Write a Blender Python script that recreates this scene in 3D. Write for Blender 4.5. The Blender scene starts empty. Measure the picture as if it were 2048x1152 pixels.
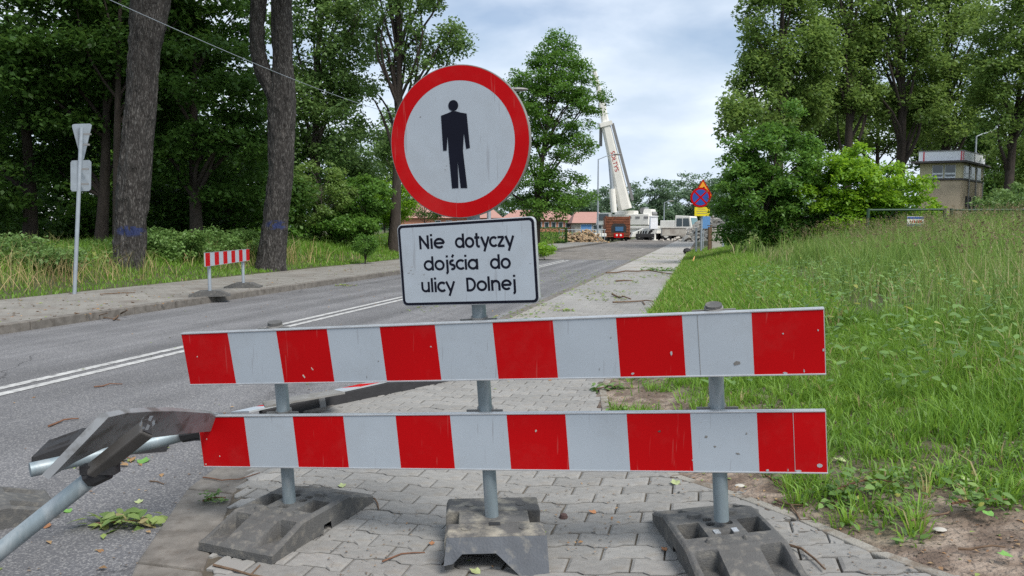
import bpy, math, random
import numpy as np
from mathutils import Vector, Matrix

# ------------------------------------------------------------------ camera, world, sun, exposure
SC = bpy.context.scene
COL = SC.collection
F_, CX, CY, HZ, H = 1520.0, 1024.0, 576.0, 457.0, 1.33
PITCH = math.atan((CY - HZ) / F_)
cam_d = bpy.data.cameras.new('camera'); cam = bpy.data.objects.new('camera', cam_d); COL.objects.link(cam)
cam.location = (0, 0, H); cam.rotation_euler = (math.pi/2 - PITCH, 0, 0)
cam_d.sensor_width = 36; cam_d.lens = F_/2048*36; cam_d.clip_start = 0.05; cam_d.clip_end = 3000
SC.camera = cam

SUN_EL, SUN_AZ = math.radians(52), math.radians(140)     # azimuth clockwise from +Y
w = bpy.data.worlds.new('World'); SC.world = w; w.use_nodes = True
wn = w.node_tree.nodes; wl = w.node_tree.links; wn.clear()
def WN(t, **k):
    n = wn.new(t)
    for a, b in k.items(): setattr(n, a, b)
    return n
sky = WN('ShaderNodeTexSky', sky_type='NISHITA', sun_disc=False, sun_elevation=SUN_EL, sun_rotation=SUN_AZ, air_density=1.0, dust_density=1.5, ozone_density=1.2)
tc = WN('ShaderNodeTexCoord'); mp = WN('ShaderNodeMapping')
mp.inputs['Scale'].default_value = (1.0, 1.0, 2.6); mp.inputs['Location'].default_value = (0.35, 0.1, 0.2)
wl.new(tc.outputs['Generated'], mp.inputs['Vector'])
n1 = WN('ShaderNodeTexNoise'); n1.inputs['Scale'].default_value = 3.2; n1.inputs['Detail'].default_value = 7; n1.inputs['Roughness'].default_value = .5; n1.inputs['Distortion'].default_value = .3
wl.new(mp.outputs[0], n1.inputs['Vector'])
r1 = WN('ShaderNodeValToRGB'); r1.color_ramp.elements[0].position = .30; r1.color_ramp.elements[1].position = .56
r1.color_ramp.elements[0].color = (.22, .22, .22, 1)
wl.new(n1.outputs[0], r1.inputs[0])
n2 = WN('ShaderNodeTexNoise'); n2.inputs['Scale'].default_value = 5.0; n2.inputs['Detail'].default_value = 6; n2.inputs['Roughness'].default_value = .5
wl.new(mp.outputs[0], n2.inputs['Vector'])
r2 = WN('ShaderNodeValToRGB'); e = r2.color_ramp.elements
e[0].position = .34; e[0].color = (4.5, 5.3, 6.3, 1); e[1].position = .66; e[1].color = (6.6, 7.2, 8.0, 1)
wl.new(n2.outputs[0], r2.inputs[0])
mx = WN('ShaderNodeMix', data_type='RGBA'); wl.new(r1.outputs[0], mx.inputs['Factor'])
wl.new(sky.outputs[0], mx.inputs['A']); wl.new(r2.outputs[0], mx.inputs['B'])
bg = WN('ShaderNodeBackground'); bg.inputs['Strength'].default_value = .085
wl.new(mx.outputs['Result'], bg.inputs['Color'])
wo = WN('ShaderNodeOutputWorld'); wl.new(bg.outputs[0], wo.inputs['Surface'])

sd = bpy.data.lights.new('sun', 'SUN'); so = bpy.data.objects.new('sun', sd); COL.objects.link(so)
sd.energy = 2.3; sd.angle = math.radians(25); sd.color = (1, .95, .88)
sun_dir = Vector((math.sin(SUN_AZ)*math.cos(SUN_EL), math.cos(SUN_AZ)*math.cos(SUN_EL), math.sin(SUN_EL)))
so.rotation_euler = sun_dir.to_track_quat('Z', 'Y').to_euler()

SC.view_settings.view_transform = 'Standard'; SC.view_settings.look = 'None'
SC.view_settings.gamma = 1; SC.view_settings.use_curve_mapping = False
SC.view_settings.exposure = 0.85
SC.render.engine = 'CYCLES'
SC.cycles.use_denoising = False
SC.cycles.max_bounces = 6; SC.cycles.transparent_max_bounces = 4; SC.cycles.diffuse_bounces = 3

# ------------------------------------------------------------------ geometry of the place
rng = np.random.default_rng(7); random.seed(7)
cR = np.array([1., 0, 0]); cD = np.array([0, math.cos(PITCH), -math.sin(PITCH)]); cU = np.array([0, math.sin(PITCH), math.cos(PITCH)])
cC = np.array([0, 0, H])
def ray(u, v): return cD + cR*(u-CX)/F_ - cU*(v-CY)/F_
def G(u, v, z=0.):
    r = ray(u, v); return cC + r*(z-H)/r[2]
def AT(u, v, y):                       # the point seen at (u,v) of the photograph, y metres ahead
    r = ray(u, v); return cC + r*y/r[1]
RA = math.atan(382/F_)
rN = np.array([math.cos(RA), -math.sin(RA), 0]); rD = np.array([math.sin(RA), math.cos(RA), 0])
def ST(s, t, z=0.): return rN*s + rD*t + np.array([0, 0, z])
def st_of(p): return float(p[0]*rN[0]+p[1]*rN[1]), float(p[0]*rD[0]+p[1]*rD[1])

T_E = np.array([-5, 1.0, 1.7, 2.3, 2.72, 2.9, 3.22, 3.53, 3.83, 4.8, 6.0, 400.])
S_E = np.array([9, 3.6, 2.0, 1.15, .755, .61, .405, .17, -.13, -.58, -.82, -.82])      # right edge of the path
T_K = np.array([-5, 1.5, 2.0, 2.37, 3.06, 3.56, 5.0, 9, 400.])
S_K = np.array([.5, -1.55, -1.88, -2.12, -2.46, -2.66, -2.84, -2.92, -2.92])   # outer line of the right kerb
def edge_r(t): return np.interp(t, T_E, S_E)
def kerb_r(t): return np.interp(t, T_K, S_K)
def kerb_w(t): return np.interp(t, [0, 3.0, 4.5, 6], [.36, .30, .17, .15])
ROAD_Z = -.07; SL_K, SL_G = -9.0, -12.25      # left kerb line, left pavement / verge line
def sm(x, a, b):
    x = np.clip((x-a)/(b-a), 0, 1); return x*x*(3-2*x)
def zpave(s, t): return .115*np.log1p(np.exp((s+.75)*6))/6 * (1-sm(s, 6, 30)*.5)
def vnoise(x, y, seed=0):
    xi = np.floor(x).astype(int); yi = np.floor(y).astype(int); fx = x-xi; fy = y-yi
    fx = fx*fx*(3-2*fx); fy = fy*fy*(3-2*fy)
    def h(a, b):
        n = (a*374761393 + b*668265263 + seed*974711) & 0x7fffffff
        n = ((n ^ (n >> 13))*1274126177) & 0x7fffffff
        return ((n ^ (n >> 16)) & 0xffff)/65535.
    return (h(xi, yi)*(1-fx)+h(xi+1, yi)*fx)*(1-fy) + (h(xi, yi+1)*(1-fx)+h(xi+1, yi+1)*fx)*fy
def zground(s, t):
    s = np.asarray(s, float); t = np.asarray(t, float)
    near = zpave(np.minimum(s, 2.2), t)
    zr = near + .26*sm(s, 2.0, 8.0) + .04*(vnoise(s*.9, t*.9, 3)-.5)*sm(s, .0, 1.5)
    zl = .06 + .5*sm(-s, 12.4, 15.5) + .25*sm(-s, 16, 40) + .06*(vnoise(s*.6, t*.6, 5)-.5)
    z = np.where(s > -3, zr, zl)
    inside = (s < edge_r(t)-.02) & (s > SL_G)
    return np.where(inside, -.16, z)

# ------------------------------------------------------------------ object helpers
def tag(o, label=None, cat=None, group=None, kind=None):
    if label: o['label'] = label
    if cat: o['category'] = cat
    if group: o['group'] = group
    if kind: o['kind'] = kind
    return o
def root(name, loc, label, cat, group=None, rz=0.):
    o = bpy.data.objects.new(name, None); COL.objects.link(o); o.location = tuple(loc); o.rotation_euler = (0, 0, rz)
    o.empty_display_size = .2
    return tag(o, label, cat, group)
def absloc(p):
    l = Vector((0, 0, 0))
    while p: l += p.location; p = p.parent
    return l
class MB:
    def __init__(s): s.v = []; s.f = []; s.m = []
    def add(s, vs, fs, m=0):
        b = len(s.v); s.v += [tuple(map(float, q)) for q in vs]; s.f += [tuple(b+i for i in f) for f in fs]; s.m += [m]*len(fs); return s
    def box(s, c, size, M=None, m=0, taper=1.0):
        hx, hy, hz = [x/2 for x in size]; vs = []
        for z in (-1, 1):
            k = taper if z > 0 else 1
            for x, y in ((-1, -1), (1, -1), (1, 1), (-1, 1)): vs.append(np.array([x*hx*k, y*hy*k, z*hz]))
        if M is not None: vs = [M@q for q in vs]
        vs = [q+np.asarray(c, float) for q in vs]
        return s.add(vs, [(3, 2, 1, 0), (4, 5, 6, 7), (0, 1, 5, 4), (1, 2, 6, 5), (2, 3, 7, 6), (3, 0, 4, 7)], m)
    def prism(s, poly, fr, h0, h1, m=0):
        """poly in the frame's x,y; extruded along its z; fr=(origin, 3x3 columns)"""
        o, M = fr; n = len(poly)
        a = [o + M@np.array([x, y, h0]) for x, y in poly]; b = [o + M@np.array([x, y, h1]) for x, y in poly]
        return s.add(a+b, [tuple(range(n-1, -1, -1)), tuple(range(n, 2*n))] + [(i, (i+1) % n, n+(i+1) % n, n+i) for i in range(n)], m)
    def tube(s, pts, rad, n=12, m=0, caps=True, hollow=False):
        pts = [np.asarray(p, float) for p in pts]; k = len(pts)
        if np.isscalar(rad): rad = [rad]*k
        vs = []; up = None
        for i in range(k):
            d = pts[min(i+1, k-1)] - pts[max(i-1, 0)]; d = d/(np.linalg.norm(d)+1e-9)
            if up is None:
                up = np.array([0, 0, 1.]) if abs(d[2]) < .9 else np.array([1., 0, 0])
            a = np.cross(d, up); a /= np.linalg.norm(a)+1e-9; b = np.cross(a, d); up = b
            for j in range(n):
                q = 2*math.pi*j/n; vs.append(pts[i] + rad[i]*(a*math.cos(q)+b*math.sin(q)))
        fs = [(i*n+j, i*n+(j+1) % n, (i+1)*n+(j+1) % n, (i+1)*n+j) for i in range(k-1) for j in range(n)]
        if caps: fs += [tuple(range(n-1, -1, -1)), tuple((k-1)*n+j for j in range(n))]
        return s.add(vs, fs, m)
    def ball(s, c, r, n=10, m=0):
        c = np.asarray(c, float); r = np.array(r if hasattr(r, '__len__') else (r, r, r), float); vs = []; fs = []
        k = n//2
        for i in range(k+1):
            th = math.pi*i/k
            for j in range(n): vs.append(c + r*np.array([math.sin(th)*math.cos(2*math.pi*j/n), math.sin(th)*math.sin(2*math.pi*j/n), math.cos(th)]))
        fs = [(i*n+j, (i+1)*n+j, (i+1)*n+(j+1) % n, i*n+(j+1) % n) for i in range(k) for j in range(n)]
        return s.add(vs, fs, m)
    def make(s, name, mats, parent=None, smooth=False, local=False, bevel=0, ang=40):
        me = bpy.data.meshes.new(name)
        v = s.v
        if parent is not None and not local:
            l = absloc(parent); v = [(a-l.x, b-l.y, c-l.z) for a, b, c in v]
        me.from_pydata(v, [], s.f); me.update()
        mats = mats if isinstance(mats, (list, tuple)) else [mats]
        for q in mats: me.materials.append(q)
        if len(mats) > 1: me.polygons.foreach_set('material_index', s.m)
        o = bpy.data.objects.new(name, me); COL.objects.link(o)
        if parent is not None: o.parent = parent
        if smooth:
            me.polygons.foreach_set('use_smooth', [True]*len(me.polygons))
            me.set_sharp_from_angle(angle=math.radians(ang))
        if bevel:
            b = o.modifiers.new('bevel', 'BEVEL'); b.width = bevel; b.segments = 2; b.limit_method = 'ANGLE'
        return o
def npmesh(name, V, Fq, mat, parent=None, attr=None, kind=None, smooth=False, k=4):
    me = bpy.data.meshes.new(name)
    V = np.asarray(V, np.float32)
    if parent is not None: V = V - np.array(absloc(parent), np.float32)
    me.vertices.add(len(V)); me.vertices.foreach_set('co', V.ravel())
    if isinstance(Fq, tuple): tot, idx = Fq
    else: tot = np.full(len(Fq), Fq.shape[1]); idx = Fq.ravel()
    me.loops.add(len(idx)); me.loops.foreach_set('vertex_index', idx.astype(np.int32))
    me.polygons.add(len(tot)); st = np.concatenate([[0], np.cumsum(tot)[:-1]])
    me.polygons.foreach_set('loop_start', st.astype(np.int32))
    if smooth: me.polygons.foreach_set('use_smooth', np.ones(len(tot), bool))
    me.update(calc_edges=True)
    if attr is not None:
        a = me.attributes.new('tint', 'FLOAT', 'FACE'); a.data.foreach_set('value', attr.astype(np.float32))
    for q in (mat if isinstance(mat, (list, tuple)) else [mat]): me.materials.append(q)
    o = bpy.data.objects.new(name, me); COL.objects.link(o)
    if parent is not None: o.parent = parent
    if kind: o['kind'] = kind
    return o
def copy_tree(o, parent=None):
    c = o.copy(); COL.objects.link(c); c.parent = parent
    for ch in [x for x in SC.objects if x.parent is o]: copy_tree(ch, c)
    return c

# ------------------------------------------------------------------ materials
def mat(name, base=(.5, .5, .5), rough=.6, metal=0., spec=.4, var=.12, scale=8., bump=0., bscale=40., c2=None, c2scale=4., c2lo=.5, c2hi=.62, detail=5, coords='Object', stretch=(1, 1, 1), rnd=0., bdist=.01):
    m = bpy.data.materials.new(name); m.use_nodes = True; nt = m.node_tree; N = nt.nodes; L = nt.links
    p = N['Principled BSDF']; p.inputs['Roughness'].default_value = rough; p.inputs['Metallic'].default_value = metal
    p.inputs['Specular IOR Level'].default_value = spec
    t = N.new('ShaderNodeTexCoord'); mpn = N.new('ShaderNodeMapping'); mpn.inputs['Scale'].default_value = stretch
    L.new(t.outputs[coords], mpn.inputs['Vector'])
    n = N.new('ShaderNodeTexNoise'); n.inputs['Scale'].default_value = scale; n.inputs['Detail'].default_value = detail
    L.new(mpn.outputs[0], n.inputs['Vector'])
    mr = N.new('ShaderNodeMapRange'); mr.inputs['From Min'].default_value = .25; mr.inputs['From Max'].default_value = .75
    mr.inputs['To Min'].default_value = 1-var; mr.inputs['To Max'].default_value = 1+var
    L.new(n.outputs[0], mr.inputs['Value'])
    cur = mr.outputs[0]
    if rnd:
        oi = N.new('ShaderNodeObjectInfo'); ge = N.new('ShaderNodeNewGeometry')
        ad = N.new('ShaderNodeMath'); ad.operation = 'ADD'; L.new(oi.outputs['Random'], ad.inputs[0]); L.new(ge.outputs['Random Per Island'], ad.inputs[1])
        fr = N.new('ShaderNodeMath'); fr.operation = 'FRACT'; L.new(ad.outputs[0], fr.inputs[0])
        m2 = N.new('ShaderNodeMapRange'); m2.inputs['To Min'].default_value = 1-rnd; m2.inputs['To Max'].default_value = 1+rnd; L.new(fr.outputs[0], m2.inputs['Value'])
        mu = N.new('ShaderNodeMath'); mu.operation = 'MULTIPLY'; L.new(cur, mu.inputs[0]); L.new(m2.outputs[0], mu.inputs[1]); cur = mu.outputs[0]
    col = N.new('ShaderNodeMix'); col.data_type = 'RGBA'; col.inputs['A'].default_value = (*base, 1); col.inputs['Factor'].default_value = 0
    src = col.outputs['Result']
    if c2:
        col.inputs['B'].default_value = (*c2, 1)
        nn = N.new('ShaderNodeTexNoise'); nn.inputs['Scale'].default_value = c2scale; nn.inputs['Detail'].default_value = 8; nn.inputs['Roughness'].default_value = .6
        L.new(mpn.outputs[0], nn.inputs['Vector'])
        m3 = N.new('ShaderNodeMapRange'); m3.inputs['From Min'].default_value = c2lo; m3.inputs['From Max'].default_value = c2hi; L.new(nn.outputs[0], m3.inputs['Value'])
        L.new(m3.outputs[0], col.inputs['Factor'])
    vm = N.new('ShaderNodeVectorMath'); vm.operation = 'SCALE'; L.new(src, vm.inputs[0]); L.new(cur, vm.inputs['Scale'])
    L.new(vm.outputs[0], p.inputs['Base Color'])
    if bump:
        bn = N.new('ShaderNodeTexNoise'); bn.inputs['Scale'].default_value = bscale; bn.inputs['Detail'].default_value = 4; L.new(mpn.outputs[0], bn.inputs['Vector'])
        b = N.new('ShaderNodeBump'); b.inputs['Strength'].default_value = bump; b.inputs['Distance'].default_value = bdist; L.new(bn.outputs[0], b.inputs['Height'])
        L.new(b.outputs[0], p.inputs['Normal'])
    return m
def foliage(name, lo, hi, dry=None, trans=.35, rough=.5, dryfrom=.93):
    m = bpy.data.materials.new(name); m.use_nodes = True; nt = m.node_tree; N = nt.nodes; L = nt.links
    N.clear(); out = N.new('ShaderNodeOutputMaterial')
    a = N.new('ShaderNodeAttribute'); a.attribute_name = 'tint'
    r = N.new('ShaderNodeValToRGB'); el = r.color_ramp.elements
    el[0].color = (*lo, 1); el[1].color = (*hi, 1); el[1].position = dryfrom-.02 if dry else 1
    if dry:
        x = el.new(dryfrom); x.color = (*dry, 1); x = el.new(1.0); x.color = (dry[0]*1.2, dry[1]*1.2, dry[2]*1.2, 1)
    L.new(a.outputs['Fac'], r.inputs[0])
    p = N.new('ShaderNodeBsdfPrincipled'); p.inputs['Roughness'].default_value = rough; p.inputs['Specular IOR Level'].default_value = .35
    L.new(r.outputs[0], p.inputs['Base Color'])
    tr = N.new('ShaderNodeBsdfTranslucent')
    h = N.new('ShaderNodeHueSaturation'); h.inputs['Hue'].default_value = .485; h.inputs['Value'].default_value = 1.5; L.new(r.outputs[0], h.inputs['Color']); L.new(h.outputs[0], tr.inputs['Color'])
    mxs = N.new('ShaderNodeMixShader'); mxs.inputs[0].default_value = trans
    L.new(p.outputs[0], mxs.inputs[1]); L.new(tr.outputs[0], mxs.inputs[2]); L.new(mxs.outputs[0], out.inputs[0])
    return m
M = {}
M['asphalt'] = mat('asphalt', (.115, .115, .122), .85, var=.16, scale=1.1, bump=.8, bscale=110, c2=(.26, .255, .25), c2scale=95, c2lo=.50, c2hi=.62, bdist=.006)
M['old_asphalt'] = mat('old_asphalt', (.13, .118, .105), .95, var=.3, scale=3.0, bump=.6, bscale=60, c2=(.24, .22, .2), c2scale=1.2, c2lo=.42, c2hi=.68, stretch=(1, 1, 1))
def asphalt_wear(m):
    N = m.node_tree.nodes; L = m.node_tree.links; p = N['Principled BSDF']; src = p.inputs['Base Color'].links[0].from_socket
    g = N.new('ShaderNodeTexCoord'); a = N.new('ShaderNodeMapping'); a.inputs['Rotation'].default_value = (0, 0, RA); a.inputs['Scale'].default_value = (1, 1, 1); L.new(g.outputs['Object'], a.inputs[0])
    a2 = N.new('ShaderNodeMapping'); a2.inputs['Scale'].default_value = (2.0, .05, 1); L.new(a.outputs[0], a2.inputs[0])
    n = N.new('ShaderNodeTexNoise'); n.inputs['Scale'].default_value = 1.0; n.inputs['Detail'].default_value = 5; L.new(a2.outputs[0], n.inputs['Vector'])
    mr = N.new('ShaderNodeMapRange'); mr.inputs['From Min'].default_value = .3; mr.inputs['From Max'].default_value = .7; mr.inputs['To Min'].default_value = .66; mr.inputs['To Max'].default_value = 1.2; L.new(n.outputs[0], mr.inputs[0])
    dn_ = N.new('ShaderNodeTexNoise'); dn_.inputs['Scale'].default_value = 2.5; dn_.inputs['Detail'].default_value = 6; L.new(a.outputs[0], dn_.inputs['Vector'])
    vv = N.new('ShaderNodeVectorMath'); vv.operation = 'MULTIPLY_ADD'; vv.inputs[1].default_value = (.5, .5, .5); L.new(dn_.outputs['Color'], vv.inputs[0]); L.new(a.outputs[0], vv.inputs[2])
    v = N.new('ShaderNodeTexVoronoi'); v.feature = 'DISTANCE_TO_EDGE'; v.inputs['Scale'].default_value = .42; L.new(vv.outputs[0], v.inputs['Vector'])
    c = N.new('ShaderNodeMapRange'); c.inputs['From Min'].default_value = .0; c.inputs['From Max'].default_value = .008; c.inputs['To Min'].default_value = .45; c.inputs['To Max'].default_value = 1; L.new(v.outputs['Distance'], c.inputs[0])
    k = N.new('ShaderNodeTexNoise'); k.inputs['Scale'].default_value = .35; L.new(a.outputs[0], k.inputs['Vector']); k2 = N.new('ShaderNodeMapRange'); k2.inputs['From Min'].default_value = .50; k2.inputs['From Max'].default_value = .56; L.new(k.outputs[0], k2.inputs[0])
    mxc = N.new('ShaderNodeMix'); mxc.inputs['A'].default_value = 1; L.new(k2.outputs[0], mxc.inputs['Factor']); L.new(c.outputs[0], mxc.inputs['B'])
    mu = N.new('ShaderNodeMath'); mu.operation = 'MULTIPLY'; L.new(mr.outputs[0], mu.inputs[0]); L.new(mxc.outputs['Result'], mu.inputs[1])
    sc = N.new('ShaderNodeVectorMath'); sc.operation = 'SCALE'; L.new(src, sc.inputs[0]); L.new(mu.outputs[0], sc.inputs['Scale']); L.new(sc.outputs[0], p.inputs['Base Color'])
asphalt_wear(M['asphalt'])
M['paint'] = mat('road_paint', (.42, .42, .41), .8, var=.2, scale=6, c2=(.16, .16, .16), c2scale=14, c2lo=.50, c2hi=.68)
M['stone'] = mat('paving_concrete', (.235, .23, .218), .9, var=.14, scale=5, bump=.5, bscale=160, c2=(.255, .23, .195), c2scale=2.2, c2lo=.5, c2hi=.72, rnd=.1, coords='Generated', bdist=.004)
M['bed'] = mat('joint_soil', (.10, .085, .065), 1, var=.3, scale=14, bump=.6, bscale=90)
M['farpave'] = mat('far_paving', (.33, .32, .30), .9, var=.13, scale=1.4, bump=.4, bscale=60, c2=(.27, .245, .21), c2scale=.8, c2lo=.45, c2hi=.7)  # paler than the near stones: grazing sky reflection put into the colour
M['kerb'] = mat('kerb_concrete', (.15, .138, .123), .95, var=.3, scale=9, bump=.6, bscale=120, c2=(.10, .088, .075), c2scale=11, c2lo=.5, c2hi=.7, rnd=.09, bdist=.005)
M['edging'] = mat('edging_concrete', (.26, .245, .215), .95, var=.2, scale=6, bump=.5, bscale=120, c2=(.16, .13, .10), c2scale=7, c2lo=.48, c2hi=.6)
M['soil'] = mat('soil', (.135, .10, .075), 1, var=.25, scale=6, bump=1., bscale=45, c2=(.2, .165, .13), c2scale=9, c2lo=.46, c2hi=.62, bdist=.03)
M['red'] = mat('red_sheeting', (.43, .001, .003), .6, var=.08, scale=3, spec=.12, c2=(.5, .06, .05), c2scale=26, c2lo=.73, c2hi=.75)
M['white'] = mat('white_sheeting', (.37, .415, .46), .55, var=.05, scale=5, spec=.15, c2=(.33, .35, .37), c2scale=22, c2lo=.71, c2hi=.75)
def scratches(m, colr, amt=.5, angle=.5):
    N = m.node_tree.nodes; L = m.node_tree.links; p = N['Principled BSDF']; src = p.inputs['Base Color'].links[0].from_socket
    g = N.new('ShaderNodeTexCoord'); prev = src
    for ang, sc_, seed in ((.6, 9, 1.), (-.9, 7, 5.)):
        a = N.new('ShaderNodeMapping'); a.inputs['Rotation'].default_value = (0, ang, 0); a.inputs['Scale'].default_value = (sc_*9, sc_, sc_*.55); a.inputs['Location'].default_value = (seed, 0, 0); L.new(g.outputs['Object'], a.inputs[0])
        n = N.new('ShaderNodeTexNoise'); n.inputs['Scale'].default_value = 1; n.inputs['Detail'].default_value = 2; L.new(a.outputs[0], n.inputs['Vector'])
        r = N.new('ShaderNodeMapRange'); r.inputs['From Min'].default_value = .70; r.inputs['From Max'].default_value = .74; r.inputs['To Max'].default_value = amt; L.new(n.outputs[0], r.inputs[0])
        x = N.new('ShaderNodeMix'); x.data_type = 'RGBA'; x.inputs['B'].default_value = (*colr, 1); L.new(r.outputs[0], x.inputs['Factor']); L.new(prev, x.inputs['A']); prev = x.outputs['Result']
    n = N.new('ShaderNodeTexNoise'); n.inputs['Scale'].default_value = 3.5; n.inputs['Detail'].default_value = 9; n.inputs['Roughness'].default_value = .7; L.new(g.outputs['Object'], n.inputs['Vector'])
    r = N.new('ShaderNodeMapRange'); r.inputs['From Min'].default_value = .50; r.inputs['From Max'].default_value = .75; r.inputs['To Max'].default_value = angle; L.new(n.outputs[0], r.inputs[0])
    x = N.new('ShaderNodeMix'); x.data_type = 'RGBA'; x.inputs['B'].default_value = (.20, .19, .17, 1); L.new(r.outputs[0], x.inputs['Factor']); L.new(prev, x.inputs['A']); L.new(x.outputs['Result'], p.inputs['Base Color'])
scratches(M['white'], (.24, .25, .27), .45, .22); scratches(M['red'], (.42, .10, .09), .3, .08)
M['black'] = mat('black_print', (.006, .007, .015), .6, spec=.12, var=.1)
M['alu'] = mat('bare_aluminium', (.5, .52, .54), .45, metal=.6, var=.12, scale=12)
M['aludark'] = mat('dull_aluminium', (.24, .235, .225), .6, metal=.3, var=.25, scale=6, c2=(.2, .19, .17), c2scale=9)
M['galv'] = mat('galvanised_steel', (.22, .27, .295), .5, metal=.35, var=.2, scale=14, stretch=(1, 1, .2), c2=(.30, .34, .36), c2scale=20, bump=.1, bscale=80)
M['galvl'] = mat('light_galvanised_steel', (.30, .34, .38), .5, metal=.2, var=.1, scale=10)
M['rubber'] = mat('recycled_rubber', (.085, .085, .083), .8, var=.15, scale=9, bump=.6, bscale=140, c2=(.17, .16, .14), c2scale=28, c2lo=.5, c2hi=.75, bdist=.005)
M['rubdusty'] = mat('dusty_rubber', (.09, .088, .085), .85, var=.3, scale=9, bump=.55, bscale=140, c2=(.27, .25, .205), c2scale=12, c2lo=.46, c2hi=.66, bdist=.005)
M['rubblack'] = mat('black_rubber', (.022, .022, .024), .75, var=.25, scale=9, bump=.3, bscale=80)
M['wood'] = mat('dead_wood', (.13, .085, .055), .95, var=.35, scale=20, bump=.5, bscale=60)
M['bark'] = mat('bark', (.085, .07, .058), 1, var=.3, scale=3, bump=1, bscale=9, c2=(.17, .155, .14), c2scale=5, c2lo=.48, c2hi=.64, stretch=(3, 3, .7), bdist=.05)
M['darkbark'] = mat('dark_bark', (.045, .036, .03), 1, var=.3, scale=3, bump=1, bscale=9, stretch=(3, 3, .7), bdist=.04)
M['crane'] = mat('crane_white', (.74, .73, .68), .4, var=.06, scale=1.5)
M['cranegrey'] = mat('crane_grey', (.2, .2, .2), .5, var=.15)
M['glass'] = mat('window_glass', (.03, .05, .055), .08, spec=.8, var=.1)
M['tyre'] = mat('tyre_rubber', (.02, .02, .02), .85)
M['rust'] = mat('rusty_brown_panels', (.21, .075, .04), .85, var=.25, scale=2.5, c2=(.12, .05, .03), c2scale=3)
M['blue'] = mat('blue_sheeting', (.02, .07, .33), .45, var=.06)
M['lblue'] = mat('pale_blue_paint', (.12, .28, .55), .6, var=.06)
M['blue2'] = mat('dull_blue_plate', (.04, .12, .24), .6)
M['yellow'] = mat('yellow_sheeting', (.75, .62, .02), .45, var=.06)
M['orange'] = mat('orange_sheeting', (.80, .33, .02), .45, var=.06)
M['concrete'] = mat('weathered_concrete', (.42, .40, .36), .9, var=.15, scale=4, c2=(.3, .27, .24), c2scale=2)
M['render'] = mat('brown_render', (.44, .36, .26), .95, var=.1, scale=1.4, c2=(.35, .29, .21), c2scale=1.1)
M['cream'] = mat('cream_render', (.50, .46, .31), .9, var=.08, scale=2)
M['panelw'] = mat('pale_fascia_panel', (.78, .80, .84), .6, var=.05)
M['pink'] = mat('pink_red_paint', (.6, .12, .14), .6, var=.1)
M['roofdark'] = mat('dark_roofing', (.07, .065, .065), .8, var=.1)
M['window_white'] = mat('white_window_frame', (.62, .66, .7), .5, var=.04)
M['salmon'] = mat('salmon_render', (.48, .22, .14), .9, var=.07, scale=1)
M['rooft'] = mat('faded_red_roof', (.36, .20, .165), .85, var=.08, scale=2)
M['greenpaint'] = mat('green_fence_paint', (.025, .06, .035), .6, var=.1)
M['sand'] = mat('sandy_rubble', (.38, .27, .16), 1, var=.25, scale=3, bump=.8, bscale=10, c2=(.25, .2, .15), c2scale=5)
M['pebble'] = mat('dark_stone', (.09, .055, .05), .9, var=.25, scale=20, bump=.5, bscale=60)
M['leafdark'] = foliage('maple_leaves', (.025, .072, .014), (.10, .205, .038), trans=.42)
M['leafmid'] = foliage('poplar_leaves', (.065, .14, .035), (.18, .29, .085), trans=.35)
M['leaflight'] = foliage('young_leaves', (.09, .22, .015), (.25, .43, .03), trans=.45)
M['leafsap'] = foliage('sapling_leaves', (.045, .13, .02), (.14, .28, .045), trans=.4)
M['leafolive'] = foliage('olive_leaves', (.085, .16, .035), (.20, .31, .075), trans=.45)
M['leaffar'] = foliage('far_leaves', (.08, .14, .08), (.17, .26, .15), trans=.35)  # distance haze put into the leaf colour, paler and bluer
M['grass'] = foliage('grass_blades', (.08, .18, .02), (.21, .37, .05), dry=(.33, .28, .13), trans=.4, dryfrom=.92)
M['tallgrass'] = foliage('tall_grass_blades', (.09, .175, .03), (.24, .37, .09), dry=(.40, .36, .19), trans=.4, dryfrom=.84)
M['drygrass'] = foliage('dry_grass_blades', (.12, .2, .04), (.26, .28, .09), dry=(.40, .31, .15), trans=.3, dryfrom=.5)
M['seed'] = foliage('grass_seed_heads', (.12, .09, .05), (.24, .19, .10), trans=.2)
M['weed'] = foliage('weed_leaves', (.07, .15, .03), (.19, .32, .09), dry=(.3, .32, .08), trans=.35)
M['litter'] = foliage('dead_leaf_litter', (.22, .11, .045), (.36, .24, .12), dry=(.20, .26, .07), trans=.1, dryfrom=.72)
M['wilt'] = foliage('wilted_leaves', (.12, .20, .05), (.30, .38, .12), dry=(.30, .26, .12), trans=.3)

# ------------------------------------------------------------------ bulk geometry
def leaf_quads(C, size, upb=.5, wid=.6, seed=0, jitter=.45, up=None):
    """one folded four-cornered leaf at each centre"""
    r = np.random.default_rng(seed); n = len(C)
    nrm = r.normal(size=(n, 3)); nrm /= np.linalg.norm(nrm, axis=1)[:, None]
    nrm[:, 2] = np.abs(nrm[:, 2]); nrm[:, 2] += upb; nrm /= np.linalg.norm(nrm, axis=1)[:, None]
    t = r.normal(size=(n, 3)); t -= nrm*np.sum(t*nrm, 1)[:, None]; t /= np.linalg.norm(t, axis=1)[:, None]
    b = np.cross(nrm, t); L = (size*(1+jitter*(r.random(n)*2-1)))[:, None]; W = L*wid*.5
    V = np.stack([C, C+t*L*.45+b*W+nrm*W*.25, C+t*L-nrm*L*.12, C+t*L*.45-b*W+nrm*W*.25], 1).reshape(-1, 3)
    Fq = np.arange(4*n).reshape(n, 4)
    return V, Fq
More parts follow.
